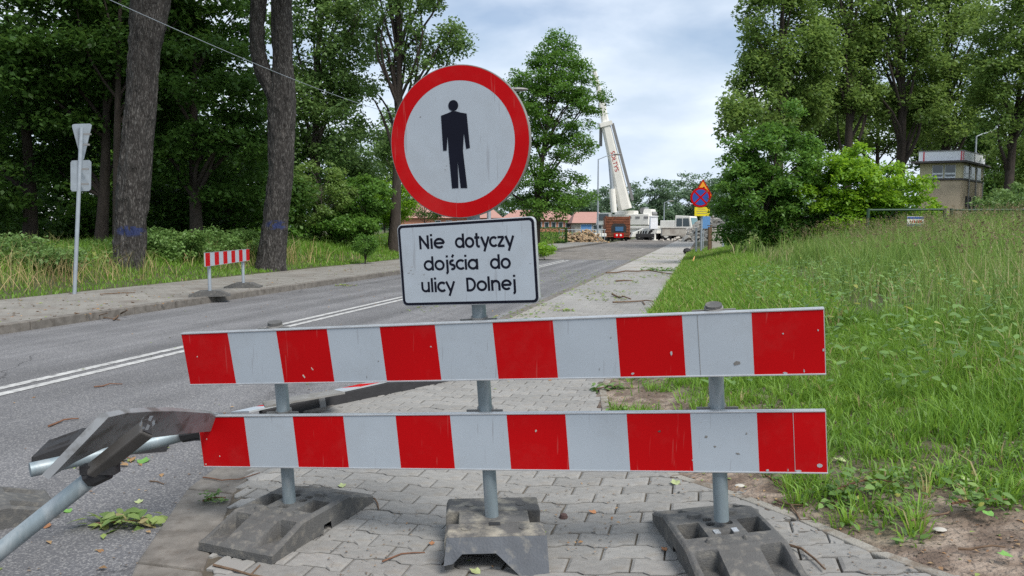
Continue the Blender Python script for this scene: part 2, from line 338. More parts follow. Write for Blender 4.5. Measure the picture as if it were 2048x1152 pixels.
def leaf_ovals(C, size, upb=.5, wid=.6, seed=0, jitter=.45):
    V, F = leaf_quads(C, size, upb, wid, seed, jitter); V = V.reshape(-1, 4, 3); b_, l, t, r = V[:, 0], V[:, 1], V[:, 2], V[:, 3]; m = (l+r)/2
    l1 = b_*.38+l*.62+(l-m)*.30; l2 = t*.42+l*.58+(l-m)*.18; r1 = b_*.38+r*.62+(r-m)*.30; r2 = t*.42+r*.58+(r-m)*.18; mid = m-(l-m+r-m)*0-np.array([0, 0, 1.])*np.linalg.norm(l-r, axis=1)[:, None]*.12
    W = np.stack([b_, l1, l2, t, r2, r1, mid], 1).reshape(-1, 3); n = len(C)*7; i = np.arange(0, n, 7)
    Q = np.concatenate([np.stack([i, i+1, i+2, i+6], 1), np.stack([i+6, i+2, i+3, i+6], 1)[:0], np.stack([i+2, i+3, i+4, i+6], 1), np.stack([i+4, i+5, i, i+6], 1)], 0)
    return W, Q
def blades(P, h, wd, lean=.35, seed=0, bend=.5):
    r = np.random.default_rng(seed); n = len(P)
    a = r.random(n)*2*np.pi; d = np.stack([np.cos(a), np.sin(a), np.zeros(n)], 1)
    a2 = r.random(n)*2*np.pi; sd_ = np.stack([np.cos(a2), np.sin(a2), np.zeros(n)], 1)*(wd/2)[:, None]
    ln = (lean*r.random(n))[:, None]*h[:, None]; up = np.array([0, 0, 1.])
    mid = P + up*(h*.55)[:, None] + d*ln*.35; tip = P + up*(h*(1-.25*r.random(n)*bend))[:, None] + d*ln*1.1
    V = np.stack([P-sd_, P+sd_, mid+sd_*.8, mid-sd_*.8, tip], 1).reshape(-1, 3)
    i = np.arange(n)*5
    quad = np.stack([i, i+1, i+2, i+3], 1); tri = np.stack([i+3, i+2, i+4], 1)
    idx = np.concatenate([quad, tri], 1).ravel(); tot = np.tile([4, 3], n)
    return V, (tot, idx)

# ================================================================== THE SETTING
# terrain: one sheet out to the horizon
sl = np.unique(np.round(np.concatenate([np.linspace(-500, -60, 12), np.linspace(-60, -12.4, 60), [SL_G-.01, SL_G+.01], np.linspace(-12.1, -2.9, 8), np.arange(-1.1, 5, .06), np.linspace(5.2, 30, 60), np.linspace(32, 500, 16)]), 4))
tl = np.unique(np.round(np.concatenate([np.linspace(-60, 1, 10), np.arange(1.2, 8, .06), np.linspace(8.2, 60, 120), np.linspace(62, 140, 20), np.linspace(160, 1400, 14)]), 4))
S, T = np.meshgrid(sl, tl); Z = zground(S, T)
dirt = sm(S-edge_r(T), 0, .15)*(T < 9)*(S < 6)
Z = Z + dirt*(.025*(vnoise(S*7, T*7, 9)-.5)+.012*(vnoise(S*19, T*19, 11)-.5))
P = rN[None, None]*S[..., None] + rD[None, None]*T[..., None]; P[..., 2] = Z
ns, nt_ = len(sl), len(tl); I = (np.arange(nt_-1)[:, None]*ns + np.arange(ns-1)[None]).ravel()
Fq = np.stack([I, I+1, I+ns+1, I+ns], 1)
def ground_mat():
    m = mat('ground_soil_and_turf', (.15, .108, .082), 1, var=.3, scale=7, bump=1., bscale=38, c2=(.25, .20, .16), c2scale=7, c2lo=.44, c2hi=.62, bdist=.03)
    N = m.node_tree.nodes; L = m.node_tree.links; p = N['Principled BSDF']; src = p.inputs['Base Color'].links[0].from_socket
    a = N.new('ShaderNodeAttribute'); a.attribute_name = 'turf'; x = N.new('ShaderNodeMix'); x.data_type = 'RGBA'
    x.inputs['B'].default_value = (.062, .070, .028, 1); L.new(a.outputs['Fac'], x.inputs['Factor']); L.new(src, x.inputs['A']); L.new(x.outputs['Result'], p.inputs['Base Color'])
    return m
def turf(s, t):
    """where grass grows: 0 bare soil, 1 full"""
    d = s-edge_r(t); n = vnoise(s*1.7, t*1.7, 21)*.6+vnoise(s*4.3, t*4.3, 22)*.4
    near = sm(d + (n-.5)*2.0, .22, 1.05)
    far = sm(d, 0.0, .25)
    k = sm(t, 5.5, 8.0)
    return np.where(s > -3, near*(1-k)+far*k, 1.0)
gr = npmesh('ground', P.reshape(-1, 3), Fq, ground_mat(), kind='structure', smooth=True)
ta = gr.data.attributes.new('turf', 'FLOAT', 'POINT'); ta.data.foreach_set('value', turf(S, T).ravel().astype(np.float32)*np.where(T.ravel() < 9, .65, .95))

def strip(name, s0, s1, tt, z, m, kind='structure', zf=None):
    """a ribbon along the road between the curves s0(t), s1(t)"""
    V = []
    for t in tt:
        a, b = s0(t), s1(t)
        for q in np.linspace(a, b, 5): V.append(ST(q, t, z if zf is None else zf(q, t)))
    n = len(tt); I = (np.arange(n-1)[:, None]*5+np.arange(4)[None]).ravel()
    return npmesh(name, np.array(V), np.stack([I, I+1, I+6, I+5], 1), m, kind=kind)
tt = np.concatenate([np.arange(-4, 8, .25), np.linspace(8, 34, 60)])
strip('road', lambda t: SL_K-.05, lambda t: kerb_r(t)+.05, tt, ROAD_Z, M['asphalt'])
tt = np.linspace(34, 170, 70)
strip('worn_road', lambda t: SL_K-.05, lambda t: kerb_r(t)+.05, tt, ROAD_Z+.002, M['old_asphalt'])
ml = root('centre_line_marking', ST(-5.8, 2, ROAD_Z), 'double white centre line painted along the grey road', 'road marking')
for ds in (-.11, .11):
    b = MB()
    for a, c in ((-3, 10), (10, 22), (22, 33.2)):
        b.add([ST(-5.85+ds-.055, a, ROAD_Z+.004), ST(-5.85+ds+.055, a, ROAD_Z+.004), ST(-5.85+ds+.055, c, ROAD_Z+.004), ST(-5.85+ds-.055, c, ROAD_Z+.004)], [(0, 1, 2, 3)])
    b.make('painted_stripe', M['paint'], ml)
# pavements: bed sheets and individual stones
tt = np.concatenate([np.arange(-2, 8, .12), np.linspace(8, 30, 40)])
pave = strip('pavement', lambda t: kerb_r(t)+kerb_w(t)*.6, lambda t: edge_r(t), tt, 0, M['bed'], zf=lambda s, t: zpave(s, t)-.014)
strip('far_pavement', lambda t: kerb_r(t)+.1, lambda t: edge_r(t), np.linspace(24.7, 170, 60), 0, M['farpave'], zf=lambda s, t: zpave(s, t)+.001)
LZ = .05
def brickmat():
    m = mat('left_paving', (.225, .215, .195), .9, var=.16, scale=1.2, c2=(.17, .15, .13), c2scale=1.3, c2lo=.5, c2hi=.7, coords='Object')
    N = m.node_tree.nodes; L = m.node_tree.links; p = N['Principled BSDF']; src = p.inputs['Base Color'].links[0].from_socket
    g = N.new('ShaderNodeTexCoord'); mp_ = N.new('ShaderNodeMapping'); mp_.inputs['Rotation'].default_value = (0, 0, RA); L.new(g.outputs['Object'], mp_.inputs[0])
    br = N.new('ShaderNodeTexBrick'); br.inputs['Scale'].default_value = 1; br.inputs['Brick Width'].default_value = .24; br.inputs['Row Height'].default_value = .125; br.inputs['Mortar Size'].default_value = .006
    br.inputs['Color1'].default_value = (1.05, 1.05, 1.05, 1); br.inputs['Color2'].default_value = (.9, .9, .9, 1); br.inputs['Mortar'].default_value = (.5, .46, .4, 1); L.new(mp_.outputs[0], br.inputs['Vector'])
    x = N.new('ShaderNodeMix'); x.data_type = 'RGBA'; x.blend_type = 'MULTIPLY'; x.inputs['Factor'].default_value = 1; L.new(src, x.inputs['A']); L.new(br.outputs[0], x.inputs['B']); L.new(x.outputs['Result'], p.inputs['Base Color'])
    return m
strip('left_pavement', lambda t: SL_G, lambda t: SL_K-.15, np.linspace(-4, 75, 60), LZ, brickmat())
SLn, SWd, GAP, AMP = .245, .125, .0065, .011
def wave(x): return AMP*np.interp((x/SLn) % 1, [0, .2, .32, .68, .8, 1], [1, 1, -1, -1, 1, 1])
def stone_outline(ph):
    xs = [0, .2, .32, .5, .68, .8, 1]
    if ph: xs = [0, .18, .30, .5, .70, .82, 1]
    lo = [(x*SLn, wave(x*SLn+ph*SLn)) for x in xs]
    g = GAP/2; L_ = [(min(max(x, g), SLn-g), y+g) for x, y in lo]; U_ = [(x, y+SWd-2*g) for x, y in L_][::-1]
    return L_+U_
stone_me = []
for ph in (0, .5):
    pts = np.array(stone_outline(ph)); n = len(pts); c = pts.mean(0)
    ins = c+(pts-c)*np.array([1-.012/SLn*2, 1-.012/SWd*2*.8]); V = [(x-SLn/2, y-SWd/2, -.03) for x, y in pts]+[(x-SLn/2, y-SWd/2, -.005) for x, y in pts]+[(x-SLn/2, y-SWd/2, 0) for x, y in ins]
    F = [(i, (i+1) % n, n+(i+1) % n, n+i) for i in range(n)]+[(n+i, n+(i+1) % n, 2*n+(i+1) % n, 2*n+i) for i in range(n)]+[tuple(range(2*n, 3*n))]
    me = bpy.data.meshes.new('paving_stone'); me.from_pydata(V, [], F); me.materials.append(M['stone']); me.update(); stone_me.append((me, np.array(V), F))
cand = []
for row in range(8, 200):
    t = row*SWd; ph = (row % 2)*.5; k0 = int(-3.2/SLn); k1 = int(5/SLn)
    for k in range(k0, k1):
        s = (k+ph+.5)*SLn
        kl = kerb_r(t)+kerb_w(t)
        if s-SLn*.5 < kl-.02 or s+SLn*.5 > edge_r(t)+.06: continue
        if t < 6 and s > -.6 and rng.random() < .0: continue
        cand.append((s, t+SWd/2, row % 2))
# stone parts in view, largest first
def vis(s, t):
    p = ST(s, t); return p[1] > 2.55 and abs(p[0])/p[1] < .72
near = [c for c in cand if vis(c[0], c[1])]
near.sort(key=lambda c: c[1]); singles = near[:300]; rest = near[300:]+[c for c in cand if not vis(c[0], c[1]) and c[1] < 4]
for s, t, k in singles:
    o = bpy.data.objects.new('paving_stone', stone_me[k][0]); COL.objects.link(o); o.parent = pave
    sl_ = (zpave(s+.1, t)-zpave(s-.1, t))/.2
    o.location = tuple(ST(s, t, zpave(s, t)+random.gauss(0, .0014)))
    o.rotation_euler = (random.gauss(0, .007), -math.atan(sl_)+random.gauss(0, .007), -RA+random.gauss(0, .006))
# split partial stones along the two edges plus the farther stones: one joined part
V = []; F = []
def add_st(s, t, k, wscale=1.):
    V0 = stone_me[k][1]*np.array([wscale, 1, 1]); b = len(V)
    z = zpave(s+V0[:, 0], t)+random.gauss(0, .0012)
    q = rN*(s+V0[:, 0])[:, None]+rD*(t+V0[:, 1])[:, None]; q[:, 2] = z+V0[:, 2]
    V.extend(map(tuple, q)); F.extend(tuple(b+i for i in f) for f in stone_me[k][2])
for s, t, k in rest: add_st(s, t, k)
for row in range(8, 200):
    t = row*SWd; ph = (row % 2)*.5; tm = t+SWd/2
    kl = kerb_r(t)+kerb_w(t); k = math.ceil((kl-.02)/SLn-ph); s1 = (k+ph)*SLn; gapw = s1-kl
    if gapw > .04: add_st(kl+gapw/2, tm, row % 2, gapw/SLn)
    er = edge_r(t); k = math.floor((er+.06)/SLn-ph); s1 = (k+ph)*SLn; gapw = er-s1
    if gapw > .05 and er < 4: add_st(s1+gapw/2, tm, row % 2, gapw/SLn)
me = bpy.data.meshes.new('farther_paving_stones'); me.from_pydata(V, [], F); me.materials.append(M['stone'])
o = bpy.data.objects.new('farther_paving_stones', me); COL.objects.link(o); o.parent = pave; o['kind'] = 'stuff'
# kerbs
def kerb_line(name, cf, wf, t0, t1, n, ztop, zbot, m, par_label=None, bev=.012):
    r_ = bpy.data.objects.new(name, None); COL.objects.link(r_); r_['kind'] = 'structure'
    r_.location = tuple(ST(cf(t0), t0, 0))
    t = t0; L = (t1-t0)/n
    for i in range(n):
        a, c = t+.006, t+L-.006; b = MB(); q = []
        zz = [zf_(0) if False else 0 for zf_ in ()]
        for z in (0, 1):
            for (tt_, side) in ((a, 0), (a, 1), (c, 1), (c, 0)):
                s = cf(tt_)+(wf(tt_) if side else 0); zt = ztop(s, tt_)
                q.append(ST(s, tt_, (zt+random.gauss(0, .001)) if z else zbot))
        b.add(q, [(3, 2, 1, 0), (4, 5, 6, 7), (0, 1, 5, 4), (1, 2, 6, 5), (2, 3, 7, 6), (3, 0, 4, 7)])
        b.make('kerb_stone', m, r_, bevel=bev); t += L
    return r_
kerb_line('right_kerb', kerb_r, kerb_w, .9, 4.9, 5, lambda s, t: -.004+.0*t, -.2, M['kerb'])
kerb_line('right_far_kerb', kerb_r, kerb_w, 4.9, 60.9, 56, lambda s, t: .006, -.2, M['kerb'])
kerb_line('left_kerb', lambda t: SL_K-.16, lambda t: .16, -3.5, 74.5, 78, lambda s, t: LZ+.006, -.2, M['kerb'])
kerb_line('path_edging', lambda t: edge_r(t)+.005, lambda t: .06, 1.6, 2.6, 3, lambda s, t: float(zpave(s, t))+.004, -.2, M['edging'], bev=.006)
kerb_line('path_edging', lambda t: edge_r(t)+.005, lambda t: .06, 2.6, 4.2, 5, lambda s, t: float(zpave(s, t))+.005, -.2, M['edging'], bev=.006)
kerb_line('path_edging', lambda t: edge_r(t)+.005, lambda t: .06, 4.2, 24.2, 20, lambda s, t: float(zpave(s, t))+.005, -.2, M['edging'], bev=.006)

# ================================================================== BARRIER IN FRONT
def frame(u_, v_):
    x = np.array(u_, float); x /= np.linalg.norm(x); y = np.array(v_, float); y -= x*(x@y); y /= np.linalg.norm(y)
    return np.stack([x, y, np.cross(x, y)], 1)
KB = .955
BU = cC+KB*(np.array([-.187, 3.098, .825])-cC); BL = cC+KB*(np.array([-.134, 3.167, .4266])-cC)
FU = frame((.9599, -.2713, .0708), (-.1004, -.0971, .9902)); FL = frame((.9671, -.2447, .0689), (-.0826, -.046, .9955))
LB, HB = 2.75*KB, .25*KB
bar = root('road_barrier', BL-np.array([0, 0, .4]), 'nearest red and white striped double barrier across the path', 'barrier')
def plane_hit(u, v, o, Fm):
    r = ray(u, v); n = Fm[:, 2]; k = ((o-cC)@n)/(r@n); p = cC+r*k-o
    return float(p@Fm[:, 0]), float(p@Fm[:, 1])
def striped_board(o, Fm, L, Hh, parent, n=11, first=0, th=.022, edge=.006, chips=()):
    b = MB(); b.box(o+Fm@np.array([0, 0, -th/2]), (L, Hh, th), Fm)
    b.box(o+Fm@np.array([0, Hh/2-edge/2, -.002]), (L, edge, .012), Fm); b.box(o+Fm@np.array([0, -Hh/2+edge/2, -.002]), (L, edge, .012), Fm)
    bd = b.make('board', M['alu'], parent, bevel=.0015)
    w_ = L/n
    for i in range(n):
        x0, x1 = -L/2+i*w_+(.003 if i == 0 else 0), -L/2+(i+1)*w_-(.003 if i == n-1 else 0)
        q = MB(); q.box(o+Fm@np.array([(x0+x1)/2, 0, .0006]), (x1-x0, Hh-2*edge, .0012), Fm)
        q.make('stripe', M['red'] if (i+first) % 2 == 0 else M['white'], bd)
    for (u, v, s_, el_, a_, mm) in chips:
        x, y = plane_hit(u, v, o, Fm); r = random.Random(int(u*7+v)); poly = []
        for j in range(7):
            an = 2*math.pi*j/7; rr = s_*(.55+.7*r.random()); px_, py_ = rr*math.cos(an)*el_, rr*math.sin(an)
            poly.append((x+px_*math.cos(a_)-py_*math.sin(a_), y+px_*math.sin(a_)+py_*math.cos(a_)))
        q = MB(); q.prism(poly, (o, Fm), .001, .0022); q.make('chip', M[mm], bd)
    return bd
striped_board(BU, FU, LB, HB, bar, chips=[(1343, 706, .009, .6, 0, 'alu'), (1473, 726, .013, .7, 1.5, 'aludark'), (608, 752, .010, .45, .4, 'concrete'), (625, 738, .009, .25, .6, 'concrete'), (395, 713, .003, 1, 0, 'concrete'), (1266, 747, .005, 1.3, 0, 'alu'), (1570, 746, .005, 1.5, 0, 'alu'), (1608, 742, .007, .3, .1, 'alu'), (1647, 700, .007, .5, 0, 'alu'), (1636, 660, .004, .8, 0, 'alu'), (1566, 667, .003, 1, 0, 'alu'), (757, 722, .004, .8, 0, 'cranegrey'), (734, 754, .005, .25, 0, 'cranegrey'), (1222, 675, .004, .6, 0, 'cranegrey'), (1199, 738, .006, .2, 0, 'cranegrey'), (862, 693, .003, 1.5, .2, 'alu')])
striped_board(BL, FL, LB, HB, bar, chips=[(1072, 861, .006, .9, 0, 'concrete'), (1640, 931, .009, 1.3, 0, 'alu'), (1597, 942, .007, 1.6, 0, 'alu'), (1576, 940, .006, .3, 0, 'alu'), (1535, 940, .005, 1.5, 0, 'alu'), (1385, 920, .004, .7, 0, 'alu'), (1412, 873, .005, 1.2, .2, 'aludark'), (1430, 893, .004, 1.4, 0, 'aludark'), (1475, 907, .005, 1.6, -.3, 'aludark'), (1493, 867, .004, .8, 0, 'aludark'), (414, 878, .004, .6, 0, 'concrete'), (440, 912, .003, 1, 0, 'concrete'), (412, 928, .004, 1, 0, 'concrete'), (1319, 862, .004, 1.8, 0, 'pebble')])
# posts: from the foot up behind both boards
def on_plane(o, Fm, u, v, off):
    x, y = plane_hit(u, v, o, Fm); return o+Fm@np.array([x, y, -off])
PR = .028
posts = []
for (ub, um, ut, vt, foot) in ((578, 552, 536, 655, G(579, 1006, .1)), (978, 962, 948, 600, G(984, 1036, .13)), (1440, 1434, 1427, 621, None)):
    a = on_plane(BL, FL, um, 800, PR+.024); c = on_plane(BU, FU, ut, vt, PR+.024)
    if foot is None: foot = AT(1443, 1040, 2.84)
    b = MB(); b.tube([foot+(a-foot)*0, a, c], PR, 20); b.make('post', M['galv'], bar, smooth=True); posts.append((foot, a, c))
    q = MB()
    if ub != 978:
        q.tube([c-(c-a)/np.linalg.norm(c-a)*.01, c+(c-a)/np.linalg.norm(c-a)*.012], PR*1.06, 20); q.make('post_cap', M['rubber'], bar, smooth=True)
    for (o_, F_m, uu, vv) in ((BU, FU, ut+6, None), (BL, FL, ut+22 if ub != 1440 else ut+8, None)):
        k = MB(); base_v = 0
        # a clamp sits behind the board's top edge, ears reaching out either side of the post
        n = F_m[:, 1]; d = (c-a)/np.linalg.norm(c-a); tt_ = ((o_+n*(HB/2-.01)-a)@n)/(d@n); pc = a+d*tt_
        k.tube([pc-d*.012, pc+d*.018], PR+.006, 20)
        k.box(pc+F_m[:, 0]*.052+F_m[:, 2]*.012, (.05, .022, .006), F_m); k.box(pc-F_m[:, 0]*.052+F_m[:, 2]*.012, (.05, .022, .006), F_m)
        k.ball(pc+F_m[:, 0]*.06, .008, 8); k.ball(pc-F_m[:, 0]*.06, .008, 8)
        k.make('clamp', M['aludark'], bar, smooth=True)

for o_, F_m, u, v in ((BU, FU, 1398, 690), (BL, FL, 1588, 880)):
    x, y = plane_hit(u, v, o_, F_m); b = MB(); b.box(o_+F_m@np.array([x, 0, .0015]), (.0016, HB-.014, .001), F_m); b.make('sheeting_seam', M['alu' if u > 1500 else 'aludark'], bar)
# ---- rubber feet
def foot_mesh():
    L, W, Hh = .74, .375, .105; xs = np.linspace(-W/2, W/2, 84); ys = np.linspace(-L/2, L/2, 160)
    X, Y = np.meshgrid(xs, ys); A = np.abs(Y)
    Zt = np.interp(A, [0, .165, .345, .37], [Hh, Hh, .046, .044])
    def rect(x0, x1, y0, y1, sft=.004): return sm(X, x0-sft, x0+sft)*(1-sm(X, x1-sft, x1+sft))*sm(Y, y0-sft, y0+sft)*(1-sm(Y, y1-sft, y1+sft))
    for sx in (-1, 1):                        # carrying pockets through the plateau
        x0, x1 = sorted((sx*.08, sx*.158)); Zt -= rect(x0, x1, -.075, .055)*.075
        for sy in (-1, 1):                    # channels down the two ramps, floors running out
            y0, y1 = sorted((sy*.185, sy*.345)); fl = np.interp(A, [.19, .34], [.072, 0.006])
            Zt -= rect(x0, x1, y0, y1)*fl
    for cx_, cy_ in ((-.07, -.125), (.07, -.125), (-.07, .115), (.07, .115)):
        d = np.sqrt((np.abs(X-cx_)-.012).clip(0)**2+(Y-cy_)**2); Zt += .012*(1-sm(d, .015, .019))
    for cx_, cy_ in ((-.035, .03), (-.035, .075), (.035, .03), (.035, .075)):
        d = np.sqrt((X-cx_)**2+(Y-cy_)**2); Zt -= .05*(1-sm(d, .014, .017))
    Zt -= rect(-.022, .022, -.075, -.045, .002)*.03
    Zt -= (rect(-.085, .085, -.315, -.2, .002)-rect(-.081, .081, -.311, -.204, .002))*.004
    edge = np.minimum(W/2-np.abs(X), L/2-A); Zt = np.minimum(Zt, Zt*0+Hh*2)-.010*(1-sm(edge, 0, .012))
    Zt += .0016*(vnoise(X*60, Y*60, 4)-.5)
    ny, nx = X.shape; V = np.stack([X, Y, Zt], -1).reshape(-1, 3); I = (np.arange(ny-1)[:, None]*nx+np.arange(nx-1)[None]).ravel()
    F = np.stack([I, I+1, I+nx+1, I+nx], 1)
    # skirt
    ring = list(range(nx))+[i*nx+nx-1 for i in range(1, ny)]+[(ny-1)*nx+i for i in range(nx-2, -1, -1)]+[i*nx for i in range(ny-2, 0, -1)]
    b0 = len(V); Vb = V[ring].copy()
    yb = np.abs(Vb[:, 1]); notch = (yb < .03)*(np.abs(np.abs(Vb[:, 0])-W/2) < .001)
    Vb[:, 2] = np.where(notch, .035, 0.); V2 = np.concatenate([V, Vb]); n = len(ring)
    S_ = np.array([[ring[i], b0+i, b0+(i+1) % n, ring[(i+1) % n]] for i in range(n)])
    return V2, np.concatenate([F, S_])
FV, FF = foot_mesh()
def mkfoot(m):
    o = npmesh('barrier_foot', FV, FF, m, smooth=True); o.data.set_sharp_from_angle(angle=math.radians(38)); return o
ft = mkfoot(M['rubber']); FEET = 'rubber feet holding up the barriers'
def place(o, loc, rz, rx=0, ry=0): o.location = tuple(loc); o.rotation_euler = (rx, ry, rz)
place(ft, G(583, 1035, .04)*np.array([1, 1, 0])+np.array([-.0, .02, .0]), -math.radians(22))
tag(ft, 'dark rubber foot under the left post of the nearest barrier', 'barrier foot', FEET)
f2 = ft.copy(); COL.objects.link(f2); place(f2, np.array([posts[2][0][0]+.01, posts[2][0][1]-.0, .085]), math.radians(3), 0, -math.radians(5))
for dx, sg in ((-.035, 1), (.035, 1)):
    b = MB(); b.box([dx, -.05, .1075], (.022, .034, .004)); b.box([dx, -.05, .1100], (.006, .008, .002)); q = b.make('steel_clip', M['alu'], f2, local=True)
tag(f2, 'grey rubber foot under the right post, beside the bare soil', 'barrier foot', FEET)
f3 = ft.copy(); COL.objects.link(f3); c = G(205, 902, ROAD_Z); place(f3, c+np.array([0, .05, 0]), math.radians(-72)); f3.data = ft.data.copy(); f3.data.materials[0] = M['rubblack']
tag(f3, 'black rubber foot lying on the road behind the bent board', 'barrier foot', FEET)
f4 = ft.copy(); COL.objects.link(f4); c = G(-75, 1050, ROAD_Z); place(f4, c, math.radians(-50))
tag(f4, 'rubber foot at the left border, half hidden under the slanting pipe', 'barrier foot', FEET)
# middle foot: a different, dusty block with an arched front
mf = root('barrier_foot', (-.08, 3.05, 0), 'dusty arched rubber foot under the middle post', 'barrier foot', FEET)
Fx = np.array([[math.cos(.05), 0, math.sin(.05)], [-math.sin(.05)*-1, 0, -math.cos(.05)], [0, 1, 0]]).astype(float)   # x right, y up, z toward camera
Fx = frame((1, .06, 0), (0, 0, 1))
o_ = np.array([-.075, 3.06, 0.])
b = MB()
Hm = .14
arch = [(-.2, .0), (-.165, .0), (-.157, .055), (-.125, .088), (-.02, .09), (.02, .065), (.105, .0), (.2, .0), (.2, Hm-.012), (.185, Hm), (-.185, Hm), (-.2, Hm-.02)]
b.prism(arch, (o_, Fx), .06, .19)
b.prism([(-.145, 0), (.145, 0), (.145, Hm), (-.145, Hm)], (o_, Fx), -.075, .058)
b.prism([(-.2, 0), (-.16, 0), (.16, 0), (.2, 0), (.2, Hm-.004), (.19, Hm), (-.19, Hm), (-.2, Hm-.02)], (o_, Fx), -.23, -.077)
b.prism([(-.2, 0), (-.185, 0), (-.185, .06), (-.2, .06)], (o_, Fx), -.075, .058); b.prism([(.185, 0), (.2, 0), (.2, .075), (.185, .075)], (o_, Fx), -.075, .058)
b.make('base_block', M['rubdusty'], mf, bevel=.006)
b = MB(); q0 = o_+Fx@np.array([0, 0, .19]); 
b.add([q0+Fx@np.array(p) for p in ((-.19, Hm-.004, .001), (.2, Hm-.004, .001), (.2, 0, .12), (.115, 0, .115), (.0, .086, .040), (-.13, .086, .040), (-.165, .055, .055), (-.2, .05, .06),
    )]+[q0+Fx@np.array(p) for p in ((-.19, Hm-.004-.05, -.04), (.2, 0, -.0), (.115, 0, -.0), (.0, .08, -.02), (-.13, .08, -.02), (-.165, .04, .0), (-.2, .04, .0))],
    [(0, 7, 6, 5, 4, 3, 2, 1), (1, 2, 9), (2, 3, 10, 9), (3, 4, 11, 10), (4, 5, 12, 11), (5, 6, 13, 12), (6, 7, 14, 13), (7, 0, 8, 14)])
b.make('front_ramp', mat('bluish_rubber', (.07, .078, .09), .7, var=.2, scale=12, bump=.4, bscale=120, c2=(.16, .155, .14), c2scale=22, c2lo=.55, c2hi=.75), mf)
for x, z in ((-.115, .12), (.115, .12), (-.1, -.14), (.12, -.14)):
    b = MB(); b.tube([o_+Fx@np.array([x, Hm-.001, z]), o_+Fx@np.array([x, Hm+.0035, z])], .019, 16); b.make('stud', M['rubdusty'], mf)
b = MB(); b.box(o_+Fx@np.array([0, Hm+.0015, .075]), (.045, .003, .03), Fx); b.make('slot_shade', M['rubblack'], mf)  # black pad on the flat top, painted shade for a slot

# ---- no-pedestrian sign and text plate on the middle post
FP = frame((.938, -.3422, .0549), (-.0614, -.0081, .9981))
KS = .966
PO = cC+KS*(np.array([-.1836, 3.0437, 1.192])-cC)
pl = root('text_plate', PO, 'white rectangular plate with black lettering below the round sign', 'sign')
def rrect(hw, hh, r, n=5):
    out = []
    for cx_, cy_, a0 in ((hw-r, hh-r, 0), (-hw+r, hh-r, 90), (-hw+r, -hh+r, 180), (hw-r, -hh+r, 270)):
        for i in range(n+1): a = math.radians(a0+90*i/n); out.append((cx_+r*math.cos(a), cy_+r*math.sin(a)))
    return out
PW, PH = .30*KS, .1695*KS
def sheet(parent, name, o, Fm, poly, z0, z1, m, **k):
    b = MB(); b.prism(poly, (o, Fm), z0, z1); return b.make(name, m, parent, **k)
sheet(pl, 'plate', PO, FP, rrect(PW, PH, .022), -.018, 0, M['alu'], bevel=.002)
def ring(o, Fm, outer, inner, z, parent, name, m):
    n = len(outer); b = MB()
    vs = [o+Fm@np.array([x, y, z]) for x, y in outer]+[o+Fm@np.array([x, y, z]) for x, y in inner]
    vs2 = [v_-Fm[:, 2]*.0008 for v_ in vs]
    b.add(vs+vs2, [(i, (i+1) % n, n+(i+1) % n, n+i) for i in range(n)]+[(n+i, n+(i+1) % n, 3*n+(i+1) % n, 3*n+i) for i in range(n)]+[((i+1) % n, i, 2*n+i, 2*n+(i+1) % n) for i in range(n)])
    return b.make(name, m, parent)
ring(PO, FP, rrect(PW-.004, PH-.004, .019), rrect(PW-.014, PH-.014, .011), .0014, pl, 'border', M['black'])
sheet(pl, 'white_face', PO, FP, rrect(PW-.0142, PH-.0142, .011), .0004, .0012, M['white'])
